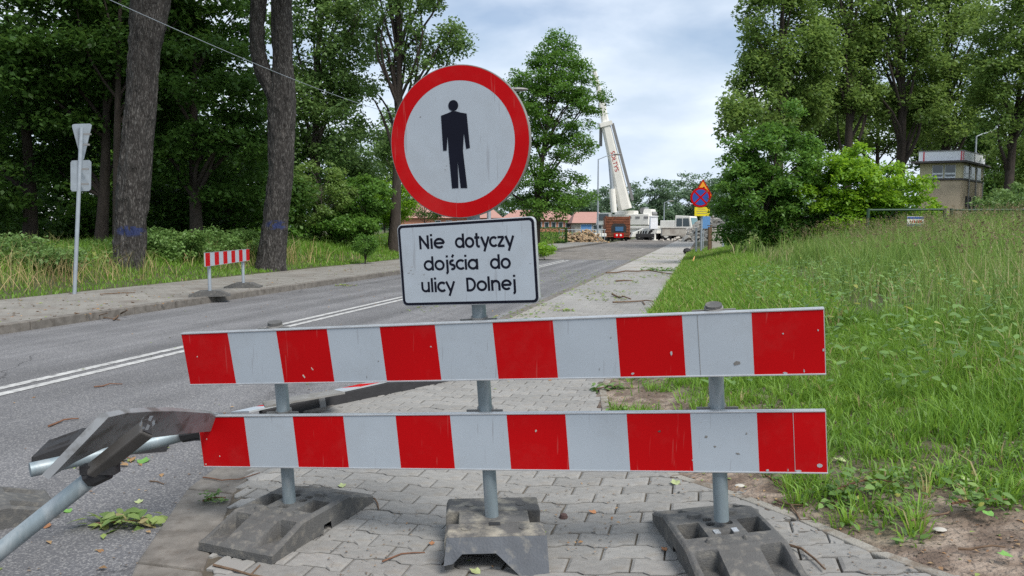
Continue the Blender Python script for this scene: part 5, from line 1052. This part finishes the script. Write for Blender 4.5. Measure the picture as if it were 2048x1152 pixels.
for u, v, r_, lb in ((1880, 1060, .02, 'flat pale stone half buried in the soil'), (1480, 972, .02, 'pale pebble on the soil behind the right post'), (1780, 760, .04, 'pale stone in the grass at the right')):
    p = G(u, v, .12); p = G(u, v, zsurf(p)); q = MB(); q.ball(p+np.array([0, 0, r_*.1]), (r_*1.3, r_, r_*.35), 8); tag(q.make('small_stone', M['concrete'], smooth=True), lb, 'stone')
p = G(1374, 508, 0); q = MB(); q.ball(p+np.array([0, 0, .15]), (.22, .2, .18), 8); tag(q.make('dark_lump', M['rubblack'], smooth=True), 'black lump at the edge of the far path', 'lump')
q = MB(); p = G(1383, 530, 0.02); q.tube([p, p+np.array([.18, .3, .3])], [.045, .015], 6); tag(q.make('splintered_wood', mat('fresh_wood', (.55, .3, .12), .8)), 'pale splinter of fresh wood at the grass edge', 'wood')

# ================================================================== ROADSIDE SIGNS AHEAD
def flat_circle(o, Fm, r, z0, z1, m, nm, parent, n=40): b = MB(); b.prism([(r*math.cos(2*math.pi*i/n), r*math.sin(2*math.pi*i/n)) for i in range(n)], (o, Fm), z0, z1); return b.make(nm, m, parent)
ys = 38.; bp = base_at(1402, ys, 0); bp[2] = .06
FS = frame((.985, -.17, 0), (0, 0, 1)); SG = root('roadside_sign_post', bp, 'post with orange triangle, blue no-stopping disc and yellow plate beside the far path', 'sign')
b = MB(); b.tube([bp, np.array([bp[0], bp[1], AT(1402, 372, ys)[2]])], .05, 10); b.make('post', M['galvl'], SG, smooth=True)
b = MB(); q = base_at(1392, ys+.3, .0); b.tube([q, np.array([q[0], q[1], AT(1392, 455, ys)[2]])], .05, 10); b.make('post', M['galvl'], SG, smooth=True)
C_ = np.array(AT(1400, 395, ys))-np.array([0, .12, 0]); R_ = 19.5*ys/F_
flat_circle(C_, FS, R_, -.02, 0, M['red'], 'disc', SG); flat_circle(C_, FS, R_*.80, .001, .004, M['blue'], 'blue_face', SG)
b = MB()
for a in (45, 135):
    dx, dy = math.cos(math.radians(a)), math.sin(math.radians(a)); w2 = R_*.085; z = .006 if a == 45 else .0075
    b.prism([(dx*R_*.84-dy*w2, dy*R_*.84+dx*w2), (-dx*R_*.84-dy*w2, -dy*R_*.84+dx*w2), (-dx*R_*.84+dy*w2, -dy*R_*.84-dx*w2), (dx*R_*.84+dy*w2, dy*R_*.84-dx*w2)], (C_, FS), z, z+.001)
b.make('red_cross', M['red'], SG)
T_ = np.array(AT(1405, 378, ys))-np.array([0, .07, 0]); k = ys/F_
b = MB(); b.prism([(-20*k, -16*k), (20*k, -16*k), (1*k, 18*k), (-1*k, 18*k)], (T_, FS), -.02, 0); b.make('triangle', M['red'], SG)
b = MB(); b.prism([(-17*k, -14*k), (17*k, -14*k), (0, 15*k)], (T_, FS), .001, .004); b.make('orange_face', M['orange'], SG)
b = MB(); b.prism([(-4*k, -3*k), (-1*k, -4*k), (3*k, 1*k), (4*k, 4*k), (1*k, 4*k), (-2*k, 0)], (T_, FS), .005, .007); b.make('black_symbol', M['black'], SG)
Y_ = np.array(AT(1403, 423, ys))-np.array([0, .12, 0])
b = MB(); b.prism([(-14.5*k, -9*k), (14.5*k, -9*k), (14.5*k, 8.5*k), (-14.5*k, 8.5*k)], (Y_, FS), -.02, 0); b.make('yellow_plate', M['yellow'], SG)
for i, (x0, x1) in enumerate(((-9, 6), (-11, 9), (-10, 10))):
    b = MB(); b.prism([(x0*k, (4.2-4.2*i)*k), (x1*k, (4.2-4.2*i)*k), (x1*k, (5.2-4.2*i)*k), (x0*k, (5.2-4.2*i)*k)], (Y_, FS), .001, .003); b.make('faint_text_line', M['aludark'], SG)
ib = root('blue_info_board', base_at(1412, 41, .05), 'small blue board behind the yellow plate beside the far path', 'sign')
b = MB(); k = 41/F_; q = np.array(AT(1412, 445, 41)); b.prism([(-8*k, -12*k), (8*k, -12*k), (8*k, 12*k), (-8*k, 12*k)], (q, FS), -.03, 0); b.make('blue_panel', M['lblue'], ib)
for dx in (-6, 6):
    b = MB(); p = base_at(1412+dx, 41.1, .02); b.tube([p, np.array([p[0], p[1], q[2]+.4])], .03, 8); b.make('post', M['galvl'], ib)
fpg = 'short posts at the end of the field'
for u, v0, w_, m_, lb in ((1419, 456, .16, 'wood', 'brown short post left of the concrete pillar by the signs'), (1433, 462, .5, 'concrete', 'grey concrete pillar at the field corner'), (1445, 470, .14, 'galvl', 'thin grey post right of the concrete pillar')):
    q = base_at(u, 37, .1); zt = AT(u, v0, 37)[2]; b = MB(); b.box([q[0], q[1], (zt-.1)/2+.05], (w_, .16, zt+.1)); b.box([q[0], q[1], zt+.12], (w_+.04, .2, .04)); tag(b.make('short_post', M[m_], bevel=.01), lb, 'post', fpg)
# back of round/triangle signs across the road
q = base_at(1070, 50, .05); rb = root('round_and_triangular_sign', q, 'grey backs of a round and a triangular sign in front of the round green tree', 'sign')
b = MB(); b.tube([q, np.array([q[0], q[1], AT(1070, 405, 50)[2]])], .05, 8); b.make('post', M['galvl'], rb)
k = 50/F_; FZ = frame((1, 0, 0), (0, 0, 1)); flat_circle(np.array(AT(1070, 413, 49.8)), FZ, 7*k, -.02, 0, M['panelw'], 'disc', rb)
b = MB(); b.prism([(-8*k, 7*k), (8*k, 7*k), (0, -8*k)][::-1], (np.array(AT(1071, 427, 49.8)), FZ), -.02, 0); b.make('triangular_plate', M['panelw'], rb)

# street lamps, wire
def lamp(u, y, vtop, side, lab, arm=1.6, g='street lamps'):
    bp = base_at(u, y, LZ); zt = AT(u, vtop, y)[2]; r_ = root('street_lamp', bp, lab, 'street lamp', g); b = MB()
    b.tube([bp, np.array([bp[0], bp[1], bp[2]+zt*.4]), np.array([bp[0], bp[1], zt])], [.10, .085, .06], 12); b.make('pole', M['galvl'], r_, smooth=True)
    e = np.array([bp[0]+side*arm, bp[1], zt+arm*.28]); b = MB(); b.tube([np.array([bp[0], bp[1], zt-.05]), np.array([bp[0]+side*arm*.5, bp[1], zt+arm*.18]), e], .04, 8); b.make('arm', M['galvl'], r_, smooth=True)
    b = MB(); b.ball(e+np.array([side*.3, 0, -.0]), (.45, .17, .09), 12); b.make('lamp_head', M['aludark'], r_, smooth=True); return bp, zt
lamp(1195, 76, 318, 1, 'tall street lamp beside the crane boom')
lb_, lz_ = lamp(978, 34, 192, 1, 'street lamp hidden behind the round sign, its head showing at the right', arm=1.0)
lamp(1942, 62, 272, 1, 'street lamp standing behind the tower building', arm=1.0)
lamp(1327, 118, 405, 1, 'far small street lamp right of the crane boom', arm=.8)
wr = MB(); p0 = np.array(AT(120, -45, 13)); p1 = np.array([lb_[0], lb_[1], AT(978, 262, 34)[2]]); pts = []
for i in range(25):
    t = i/24; q = p0*(1-t)+p1*t; q[2] -= .55*math.sin(math.pi*t)*1.0; pts.append(q)
wr.tube(pts, .0065, 6); tag(wr.make('overhead_wire', M['galvl'], smooth=True), 'thin wire sagging across the left trees towards the round sign', 'wire')

# ================================================================== MOBILE CRANE
yc = 94.; kc = yc/F_
CB = base_at(1290, yc, ROAD_Z); CR = root('mobile_crane', CB, 'white mobile crane with its long boom raised at the road end', 'crane')
ca = math.radians(-32); cx_ = np.array([math.cos(ca), math.sin(ca), 0]); cy_ = np.array([-math.sin(ca), math.cos(ca), 0]); CM = np.stack([cx_, cy_, np.array([0, 0, 1.])], 1)
def cl(x, y, z): return CB+CM@np.array([x, y, z])
b = MB(); b.box(cl(-.3, 0, 1.15), (11.2, 2.3, .5), CM); b.box(cl(-1.5, 0, 1.55), (6.5, 2.6, .35), CM); b.make('chassis', M['crane'], CR, bevel=.04)
b = MB(); b.box(cl(3.3, 0, 1.9), (1.8, 2.6, .9), CM); b.make('engine_deck', M['crane'], CR, bevel=.06)
b = MB(); q = []
prof = [(4.2, .75), (6.3, .75), (6.35, 1.5), (6.05, 2.85), (4.3, 2.95), (4.2, 1.5)]
Fcab = np.stack([cx_, np.array([0, 0, 1.]), -cy_], 1)
cbd = MB(); cbd.prism(prof, (CB, Fcab), -1.3, 1.3); cab = cbd.make('carrier_cab', M['crane'], CR, bevel=.05)
b = MB(); n_ = np.array([0.98, 0, .2]); b.add([cl(6.37, -1.1, 1.62), cl(6.37, 1.1, 1.62), cl(6.12, 1.1, 2.66), cl(6.12, -1.1, 2.66)], [(0, 1, 2, 3)]); b.make('windscreen', mat('teal_glass', (.05, .16, .17), .15, spec=.7), cab)
for x0, x1 in ((4.45, 5.15), (5.25, 5.95)):
    b = MB(); b.add([cl(x0, -1.315, 1.65), cl(x1+(.12 if x0 > 5 else 0), -1.315, 1.65), cl(x1, -1.315, 2.6), cl(x0, -1.315, 2.6)], [(0, 1, 2, 3)]); b.make('side_window', M['glass'], cab)
for x in (-4.6, -2.9, -.2, 1.5, 3.2, 5.2):
    for s_ in (-1, 1):
        b = MB(); b.tube([cl(x, s_*1.32, .62), cl(x, s_*.9, .62)], .66, 18); wh = b.make('wheel', M['tyre'], CR)
        b = MB(); b.tube([cl(x, s_*1.34, .62), cl(x, s_*1.25, .62)], .33, 14); b.make('rim', M['crane'], wh)
for x in (-5.2, 2.4):
    b = MB(); b.box(cl(x, 0, 1.0), (.5, 6.0, .35), CM)
    for s_ in (-1, 1): b.tube([cl(x, s_*2.9, .0), cl(x, s_*2.9, 1.2)], .12, 8); b.tube([cl(x, s_*2.9, 0), cl(x, s_*2.9, .1)], .35, 12)
    b.make('outrigger', M['crane'], CR)
b = MB(); b.box(cl(-1.6, 0, 2.5), (5.0, 2.5, 1.3), CM); b.box(cl(-2.6, .2, 3.3), (2.6, 1.4, .6), CM); b.box(cl(.5, .1, 3.3), (1.2, 1.8, .9), CM, taper=.8); b.make('superstructure', M['crane'], CR, bevel=.05)
b = MB(); b.box(cl(-4.8, -1.5, 2.6), (2.0, .9, 1.5), CM, taper=.85); uc = b.make('operator_cab', M['crane'], CR, bevel=.05)
b = MB(); b.box(cl(-4.8, -1.96, 2.8), (1.4, .06, .8), CM); b.make('side_window', M['glass'], uc)
for k_ in range(3):
    b = MB(); b.box(cl(-1.6+k_*1.1, -1.27, 2.75), (.55, .06, .25), CM); b.make('vent', M['cranegrey'], CR)
b = MB(); b.tube([cl(-.2, -.5, 3.6), cl(-.2, .9, 3.6)], .38, 14); b.tube([cl(.9, -.6, 3.2), cl(.9, .9, 3.2)], .3, 14); b.make('winch_drum', M['cranegrey'], CR)
# boom, in the plane facing the camera
B0 = np.array(AT(1250, 418, yc)); B1 = np.array(AT(1211, 248, yc-1)); B2 = np.array(AT(1203, 205, yc-1.3)); B3 = np.array(AT(1188, 140, yc-2))
FBm = frame(B1-B0, (1, .25, 0)); 
def boomseg(p, q, w0, w1, nm, m, d0=1.1):
    X = (q-p)/np.linalg.norm(q-p); Fm = frame(X, (1, 0, .2)); L = np.linalg.norm(q-p); b = MB()
    a = [p+Fm@np.array([0, y*w0/2, z*d0/2]) for y, z in ((-1, -.7), (-.6, -1), (.6, -1), (1, -.7), (1, .7), (.6, 1), (-.6, 1), (-1, .7))]; c = [p+Fm@np.array([L, y*w1/2, z*d0/2]) for y, z in ((-1, -.7), (-.6, -1), (.6, -1), (1, -.7), (1, .7), (.6, 1), (-.6, 1), (-1, .7))]
    b.add(a+c, [tuple(range(7, -1, -1)), tuple(range(8, 16))]+[(i, (i+1) % 8, 8+(i+1) % 8, 8+i) for i in range(8)]); return b.make(nm, m, CR), Fm
boomseg(B0, B1, 1.6, 1.0, 'boom', M['crane']); boomseg(B1-(B1-B2)*.1, B2, .85, .8, 'boom_section', M['crane'], .7); boomseg(B2, B3, .6, .5, 'boom_tip', M['crane'], .5)
q = MB(); X = (B1-B0)/np.linalg.norm(B1-B0); Fm = frame(X, (1, 0, .2)); q.box(B1, (.5, 1.5, 1.3), Fm); q.make('boom_collar', M['crane'], CR)
q = MB(); q.box(B0+X*5.6+Fm[:, 1]*.92+(np.array([0, -.5, 0])), (9.6, .34, .12), frame(X-Fm[:, 1]*.035, Fm[:, 1])); q.make('boom_track', M['cranegrey'], CR)
q = MB(); q.tube([np.array(AT(1228, 425, yc-.8)), np.array(AT(1224, 378, yc-.8))], .38, 12); q.make('lift_cylinder', M['crane'], CR); q = MB(); q.tube([np.array(AT(1224, 378, yc-.8)), np.array(AT(1219, 318, yc-.8))], .2, 10); q.make('cylinder_rod', M['galvl'], CR)
for p_, q_ in ((AT(1196, 255, yc), AT(1207, 290, yc)),):
    q = MB(); q.box((np.array(p_)+np.array(q_))/2, (.35, .4, 2.4), None); q.make('hook_block', M['cranegrey'], CR)
# SOLTYS lettering reading down the boom
Fw = np.stack([-X, None], 0) if False else None
Xd = -X; Yd = Fm[:, 1]; Zd = np.cross(Xd, Yd); 
if Zd[1] > 0: Yd = -Yd*-1; Zd = np.cross(Xd, Yd)
Fl = np.stack([Xd, Yd, Zd], 1); o_l = B0*.42+B1*.58; o_l = o_l+(-Zd if Zd[1] > 0 else Zd)*.585
if Zd[1] > 0: Fl = np.stack([Xd, -Yd, -Zd], 1)
o_l = B0*.40+B1*.60+Fl[:, 2]*.56
word('SOŁTYS', o_l, Fl, -.9, 1.6, -.25, 0, .38, CR, M['red'], sw=.2, z=.01)
M['red2'] = M['red']
# brown ribbed container / load with blue and red plates, tail to us
y0 = 86.; k = y0/F_; q = base_at(1235, y0, ROAD_Z); bc = root('brown_slatted_load', q, 'brown ribbed trailer load with a blue and a red plate, parked before the crane', 'trailer')
ww = 47*k; hh = AT(1235, 432, y0)[2]-.25
b = MB(); b.box(q+np.array([0, 1.2, hh/2+.35]), (ww, 2.4, hh-.2)); b.make('body', M['rust'], bc)
for i in range(13):
    b = MB(); z = .45+i*(hh-.15)/13; b.box(q+np.array([random.gauss(0, .03), -.03, z+.06]), (ww*random.uniform(.95, 1), .22, (hh/13)*.6)); b.make('slat', M['rust'], bc)
for i in (-1, 1): b = MB(); b.box(q+np.array([i*ww/2, 0, hh/2+.35]), (.14, .16, hh)); b.make('corner_post', M['rust'], bc)
b = MB(); pts = [(-.85, 0), (.85, 0), (.85, .7), (.6, 1.0), (-.6, 1.0), (-.85, .7)]; Fz = frame((1, 0, 0), (0, 0, 1)); b.prism(pts, (q+np.array([.1, -.1, .95]), Fz), 0, .05); b.make('recess_shade', M['rubblack'], bc)  # black sheet over the slats, painted shade for a recess
b = MB(); b.box(q+np.array([.15, -.18, 1.35]), (.9, .04, .5)); b.make('blue_plate', M['blue2'], bc)
b = MB(); b.box(q+np.array([.1, -.18, .62]), (1.1, .04, .5)); b.make('red_plate', M['red'], bc)
for dx in (-.22, .22): b = MB(); b.tube([q+np.array([.1+dx, -.21, .66]), q+np.array([.1+dx, -.24, .66])], .12, 10); b.make('white_mark', M['crane'], bc)
for dx in (-1, -.55, .55, 1): b = MB(); b.tube([q+np.array([dx-.12, .4, .3]), q+np.array([dx+.12, .4, .3])], .33, 12); b.make('wheel', M['tyre'], bc)
# white ramp, cabinet, barrier block, steps
def P3(u, v, y): return np.array(AT(u, v, y))
b = MB(); Fz = frame((1, 0, 0), (0, 0, 1)); y_ = 84.; k = y_/F_; o1 = P3(1262, 474, y_); b.prism([(0, 0), (32*k, 2*k), (38*k, 18*k), (26*k, 17*k), (4*k, 8*k)], (o1, Fz), -1.2, 0); rp = b.make('loading_ramp', M['crane']); tag(rp, 'white loading ramp right of the brown trailer load', 'ramp')
for i in range(4): b = MB(); b.prism([((12+i*5)*k, 4*k), ((14.5+i*5)*k, 4*k), ((16.5+i*5)*k, 12*k), ((14+i*5)*k, 12*k)], (o1, Fz), .01, .04); b.make('black_chevron', M['rubblack'], rp)
rp['category'] = 'ramp'
b = MB(); p = P3(1307, 446, 83); b.box(p, (15*83/F_, .8, 24*83/F_), taper=.95); b.box(p+np.array([0, 0, 13*83/F_]), (16*83/F_, .9, .1)); tag(b.make('pale_blue_cabinet', M['panelw'], bevel=.03), 'pale blue-grey box standing between ramp and carrier', 'cabinet')
b = MB(); p = P3(1347, 464, 82); b.box(p, (49*82/F_, .7, 15*82/F_), taper=.96); b.box(p+np.array([0, 0, 8*82/F_]), (50*82/F_, .8, .1)); tag(b.make('concrete_block', M['concrete'], bevel=.04), 'long white concrete block in front of the crane carrier', 'block')
b = MB(); p = P3(1290, 471, 83); b.box(p, (1.9, .8, .4)); tag(b.make('black_mat_pile', M['rubblack'], bevel=.05), 'black mats lying below the pale blue box', 'mat')
b = MB(); p = P3(1205, 470, 84); b.box(p-np.array([.4, 0, 0]), (1.5, 1.5, .35)); tag(b.make('white_slab', M['crane'], bevel=.05), 'low white slab left of the brown trailer load', 'slab')
def heap(u, v, y, w_, h_, m, lab, n=260, size=.35, name='rubble_heap'):
    q = P3(u, v, y); q[2] = 0; r_ = root(name, q, lab, 'rubble heap')
    b = MB()
    for i in range(n):
        x = random.gauss(0, .33); yy = random.gauss(0, .33); z = max(0, 1-(x*x+yy*yy)*2.2)*h_*(.3+.7*random.random()); a = random.random()*6
        Fq_ = frame((math.cos(a), math.sin(a), random.uniform(-.6, .6)), (-math.sin(a), math.cos(a), random.uniform(-.6, .6))); s_ = size*random.uniform(.3, 1)
        b.box(q+np.array([x*w_, yy*w_*.6, z]), (s_, s_*.7, s_*.5), Fq_, taper=.7)
    o = b.make('rubble', m, r_); o['kind'] = 'stuff'
heap(1150, 482, 72, 3.2, 1.0, M['sand'], 'sandy rubble heap left of the street lamp')
heap(1178, 482, 74, 2.4, 1.3, M['sand'], 'sandy rubble mound beside the brown trailer load', 160)
heap(1420, 470, 78, 4.2, 2.6, M['concrete'], 'pale demolition rubble behind the roadside signs', 320, .8)
heap(1385, 470, 86, 3.0, 1.5, M['concrete'], 'rubble right of the crane carrier', 160, .6)
# railings and small clutter by the far building
rl = root('metal_railing', P3(1130, 472, 80), 'grey metal railing in front of the blue-windowed building', 'railing')
for i in range(15): b = MB(); p = base_at(1118+i*6.5, 80, 0); b.tube([p, p+np.array([0, 0, 1.25])], .035, 5); b.make('baluster', M['galvl'], rl)
for z in (.5, 1.2): b = MB(); b.tube([base_at(1118, 80, z), base_at(1211, 80, z)], .04, 5); b.make('rail', M['galvl'], rl)

# ================================================================== BUILDINGS
def building(name, lab, uvr, y, depth, wall, roof, vbase, roofh=None, windows=(), cat='building'):
    (u0, u1, vt) = uvr; p0, p1 = P3(u0, vt, y), P3(u1, vt, y); zt = p0[2]; c = (p0+p1)/2; W_ = p1[0]-p0[0]
    r_ = root(name, [c[0], y, 0], lab, cat); b = MB(); b.box([c[0], y+depth/2, zt/2], (W_, depth, zt)); b.make('wall', wall, r_)
    if roofh:
        zr = P3(u0, roofh, y+depth/2)[2]; b = MB(); x0, x1 = p0[0]-.5, p1[0]+.5; xi = min(3.0, W_*.2)
        b.add([(x0, y-.5, zt), (x1, y-.5, zt), (x1, y+depth+.5, zt), (x0, y+depth+.5, zt), (x0+xi, y+depth/2, zr), (x1-xi, y+depth/2, zr)], [(0, 1, 5, 4), (1, 2, 5), (2, 3, 4, 5), (3, 0, 4), (3, 2, 1, 0)]); b.make('roof', roof, r_)
    for (a, bq, c1, c2, m) in windows:
        q0, q1 = P3(a, c1, y), P3(bq, c2, y); b = MB(); b.box([(q0[0]+q1[0])/2, y-.03, (q0[2]+q1[2])/2], (q1[0]-q0[0], .08, q0[2]-q1[2])); f = b.make('window', M['window_white'], r_)
        b = MB(); b.box([(q0[0]+q1[0])/2, y-.08, (q0[2]+q1[2])/2], (q1[0]-q0[0]-.15, .04, q0[2]-q1[2]-.15)); b.make('pane', m, f)
    return r_
building('salmon_building', 'long salmon-walled building with a faded red roof, left of the round sign', (790, 1000, 436), 112, 12, M['salmon'], M['rooft'], 460, 404, [(870+i*22, 882+i*22, 441, 452, M['glass']) for i in range(5)])
building('salmon_building', 'salmon building seen behind the round green tree', (1005, 1150, 440), 116, 12, M['salmon'], M['rooft'], 465, 420, [(1075+i*14, 1084+i*14, 444, 455, M['glass']) for i in range(5)])
bb = building('low_building', 'low building with hipped red roof and blue window band left of the street lamp', (1150, 1212, 446), 108, 10, M['concrete'], M['rooft'], 470, 424, [(1161, 1184, 448, 466, M['lblue']), (1186, 1204, 450, 466, M['glass'])])
# tower building at the right
yb = 50.; tw = root('tower_building', P3(1905, 470, yb), 'brown two-storey tower with glazed upper floor and pale fascia behind the fence', 'building')
xa, xb, xc = P3(1860, 380, yb)[0], P3(1921, 380, yb)[0], P3(1970, 380, yb+3)[0]
A0 = np.array([xa-.35, yb+.7, 0]); B0_ = np.array([xb, yb, 0]); C0_ = np.array([xc+.05, yb+3.4, 0]); D0 = A0+(C0_-B0_)
zs = P3(1918, 360, yb)[2]; ze = P3(1918, 326, yb)[2]; zf = P3(1918, 302, yb)[2]
def quadwall(pts, z0, z1, m, nm, par):
    b = MB(); n = len(pts); b.add([p+np.array([0, 0, z0]) for p in pts]+[p+np.array([0, 0, z1]) for p in pts], [tuple(range(n-1, -1, -1)), tuple(range(n, 2*n))]+[(i, (i+1) % n, n+(i+1) % n, n+i) for i in range(n)]); return b.make(nm, m, par)
def outset(pts, d):
    c = sum(pts)/len(pts); return [c+(p-c)*(1+d/np.linalg.norm(p-c)) for p in pts]
Q = [A0, B0_, C0_, D0]
quadwall(Q, 0, zs, M['render'], 'lower_wall', tw); quadwall(outset(Q, .12), zs, zs+.12, M['roofdark'], 'ledge', tw); quadwall(Q, zs+.12, ze, M['cream'], 'upper_wall', tw)
quadwall(outset(Q, .9), ze, ze+.12, M['roofdark'], 'eaves', tw); Qf = outset(Q, .15); quadwall(Qf, ze+.12, zf, M['panelw'], 'fascia', tw); quadwall(outset(Q, .19), zf, zf+.06, M['cranegrey'], 'parapet_cap', tw)
def onface(P, Qp, f0, f1, z0, z1, out, m, nm, par, th=.06):
    d = Qp-P; nrm = np.cross(d/np.linalg.norm(d), np.array([0, 0, 1.])); 
    if nrm[1] > 0: nrm = -nrm
    a, c = P+d*f0+nrm*out, P+d*f1+nrm*out; b = MB(); b.add([a+[0, 0, z0], c+[0, 0, z0], c+[0, 0, z1], a+[0, 0, z1], a+nrm*th+[0, 0, z0], c+nrm*th+[0, 0, z0], c+nrm*th+[0, 0, z1], a+nrm*th+[0, 0, z1]], [(0, 1, 2, 3), (7, 6, 5, 4), (0, 4, 5, 1), (1, 5, 6, 2), (2, 6, 7, 3), (3, 7, 4, 0)]); return b.make(nm, m, par)
L1 = B0_-A0
zw0, zw1 = zs+.14, ze-.12; zm = zw0+(zw1-zw0)*.30
for f0, f1 in ((.30, .56), (.60, .86)):
    w_ = onface(A0, B0_, f0, f1, zw0, zw1, .0, M['window_white'], 'window', tw, .05)
    onface(A0, B0_, f0+.015, f1-.015, zm+.10, zw1-.02, .055, M['glass'], 'pane', w_, .01); onface(A0, B0_, f0+.015, f1-.015, zw0+.1, zm-.02, .055, M['glass'], 'pane', w_, .01)
for f0 in (.10, .38, .66):
    w_ = onface(B0_, C0_, f0, f0+.2, zw0, zw1, .0, M['window_white'], 'window', tw, .05); onface(B0_, C0_, f0+.03, f0+.17, zm+.1, zw1-.05, .055, M['glass'], 'pane', w_, .01); onface(B0_, C0_, f0+.03, f0+.17, zw0+.1, zm-.02, .055, M['glass'], 'pane', w_, .01)
zl = P3(1930, 396, yb)[2]
for f0 in (.22, .40, .58, .76): onface(B0_, C0_, f0, f0+.08, zl-.9, zl+.15, .0, M['rubblack'], 'slot_window', tw, .02)
for P_1, P_2, fr in ((Qf[0], Qf[1], .10), (Qf[0], Qf[1], .955), (Qf[1], Qf[2], .02)): onface(P_1, P_2, fr, fr+.035, ze+.14, zf-.01, .0, M['pink'], 'pink_stripe', tw, .015)
onface(Qf[1], Qf[2], .5, .52, ze+.14, zf-.01, .0, M['cranegrey'], 'panel_joint', tw, .015)
for f0 in (.3, .62, .94): onface(B0_, C0_, f0, f0+.02, 0, ze, .05, M['cranegrey'], 'downpipe', tw, .05)

# green gate and fence
yf = 23.
def fpt(u, v=460): p = P3(u, v, yf); return p
gf = root('green_metal_fence', [fpt(1700)[0], yf, 0], 'low green tubular fence with a gate gap across the meadow', 'fence')
zt = P3(1880, 419, yf)[2]
for u0, u1 in ((1735, 1888), (1901, 2120)):
    for z in (zt,): b = MB(); b.tube([np.array([fpt(u0)[0], yf, z-.02]), np.array([fpt(u1)[0], yf, z])], .032, 8); b.make('top_rail', M['greenpaint'], gf)
for u in (1735, 1888, 1901, 2070): x = fpt(u)[0]; b = MB(); b.tube([np.array([x, yf, .3]), np.array([x, yf, zt+.03])], .045, 8); b.make('post', M['greenpaint'], gf)
b = MB()
for u0, u1 in ((1735, 1888), (1901, 2120)):
    xA, xB = fpt(u0)[0], fpt(u1)[0]; n = int((xB-xA)/.14)
    for i in range(n): x = xA+i*.14; b.tube([np.array([x, yf, .4]), np.array([min(x+.6, xB), yf, zt-.03])], .003, 4, caps=False); b.tube([np.array([x, yf, zt-.03]), np.array([min(x+.6, xB), yf, .4])], .003, 4, caps=False)
o = b.make('wire_mesh', M['greenpaint'], gf); o['kind'] = 'stuff'
ns_ = root('notice_plate', P3(1831, 443, yf-.2), 'small blue and white notice with red writing on the green fence', 'sign'); k = (yf-.2)/F_; c = P3(1831, 443, yf-.2)
b = MB(); b.box(c, (34*k, .01, 20*k)); b.make('white_sheet', M['crane'], ns_)
for dz in (7.2, -7.5): b = MB(); b.box(c+np.array([0, -.008, dz*k]), (33*k, .006, 4.2*k)); b.make('blue_band', M['blue'], ns_)
Fz = frame((1, 0, 0), (0, 0, 1)); 
for i, x in enumerate((-12, -7.5, -3.5, 1.5, 5, 9)): b = MB(); b.prism([(x*k, -2.6*k), ((x+2.4)*k, -2.2*k), ((x+2.2)*k, 2.3*k), ((x+.3)*k, 2.0*k)], (c, Fz), .008, .012); b.make('red_writing', M['red'], ns_)
print('objects', len(SC.objects), 'tris', sum(sum(max(0, p.loop_total-2) for p in m.polygons) if len(m.polygons) < 3000 else len(m.loops)-2*len(m.polygons) for m in bpy.data.meshes))
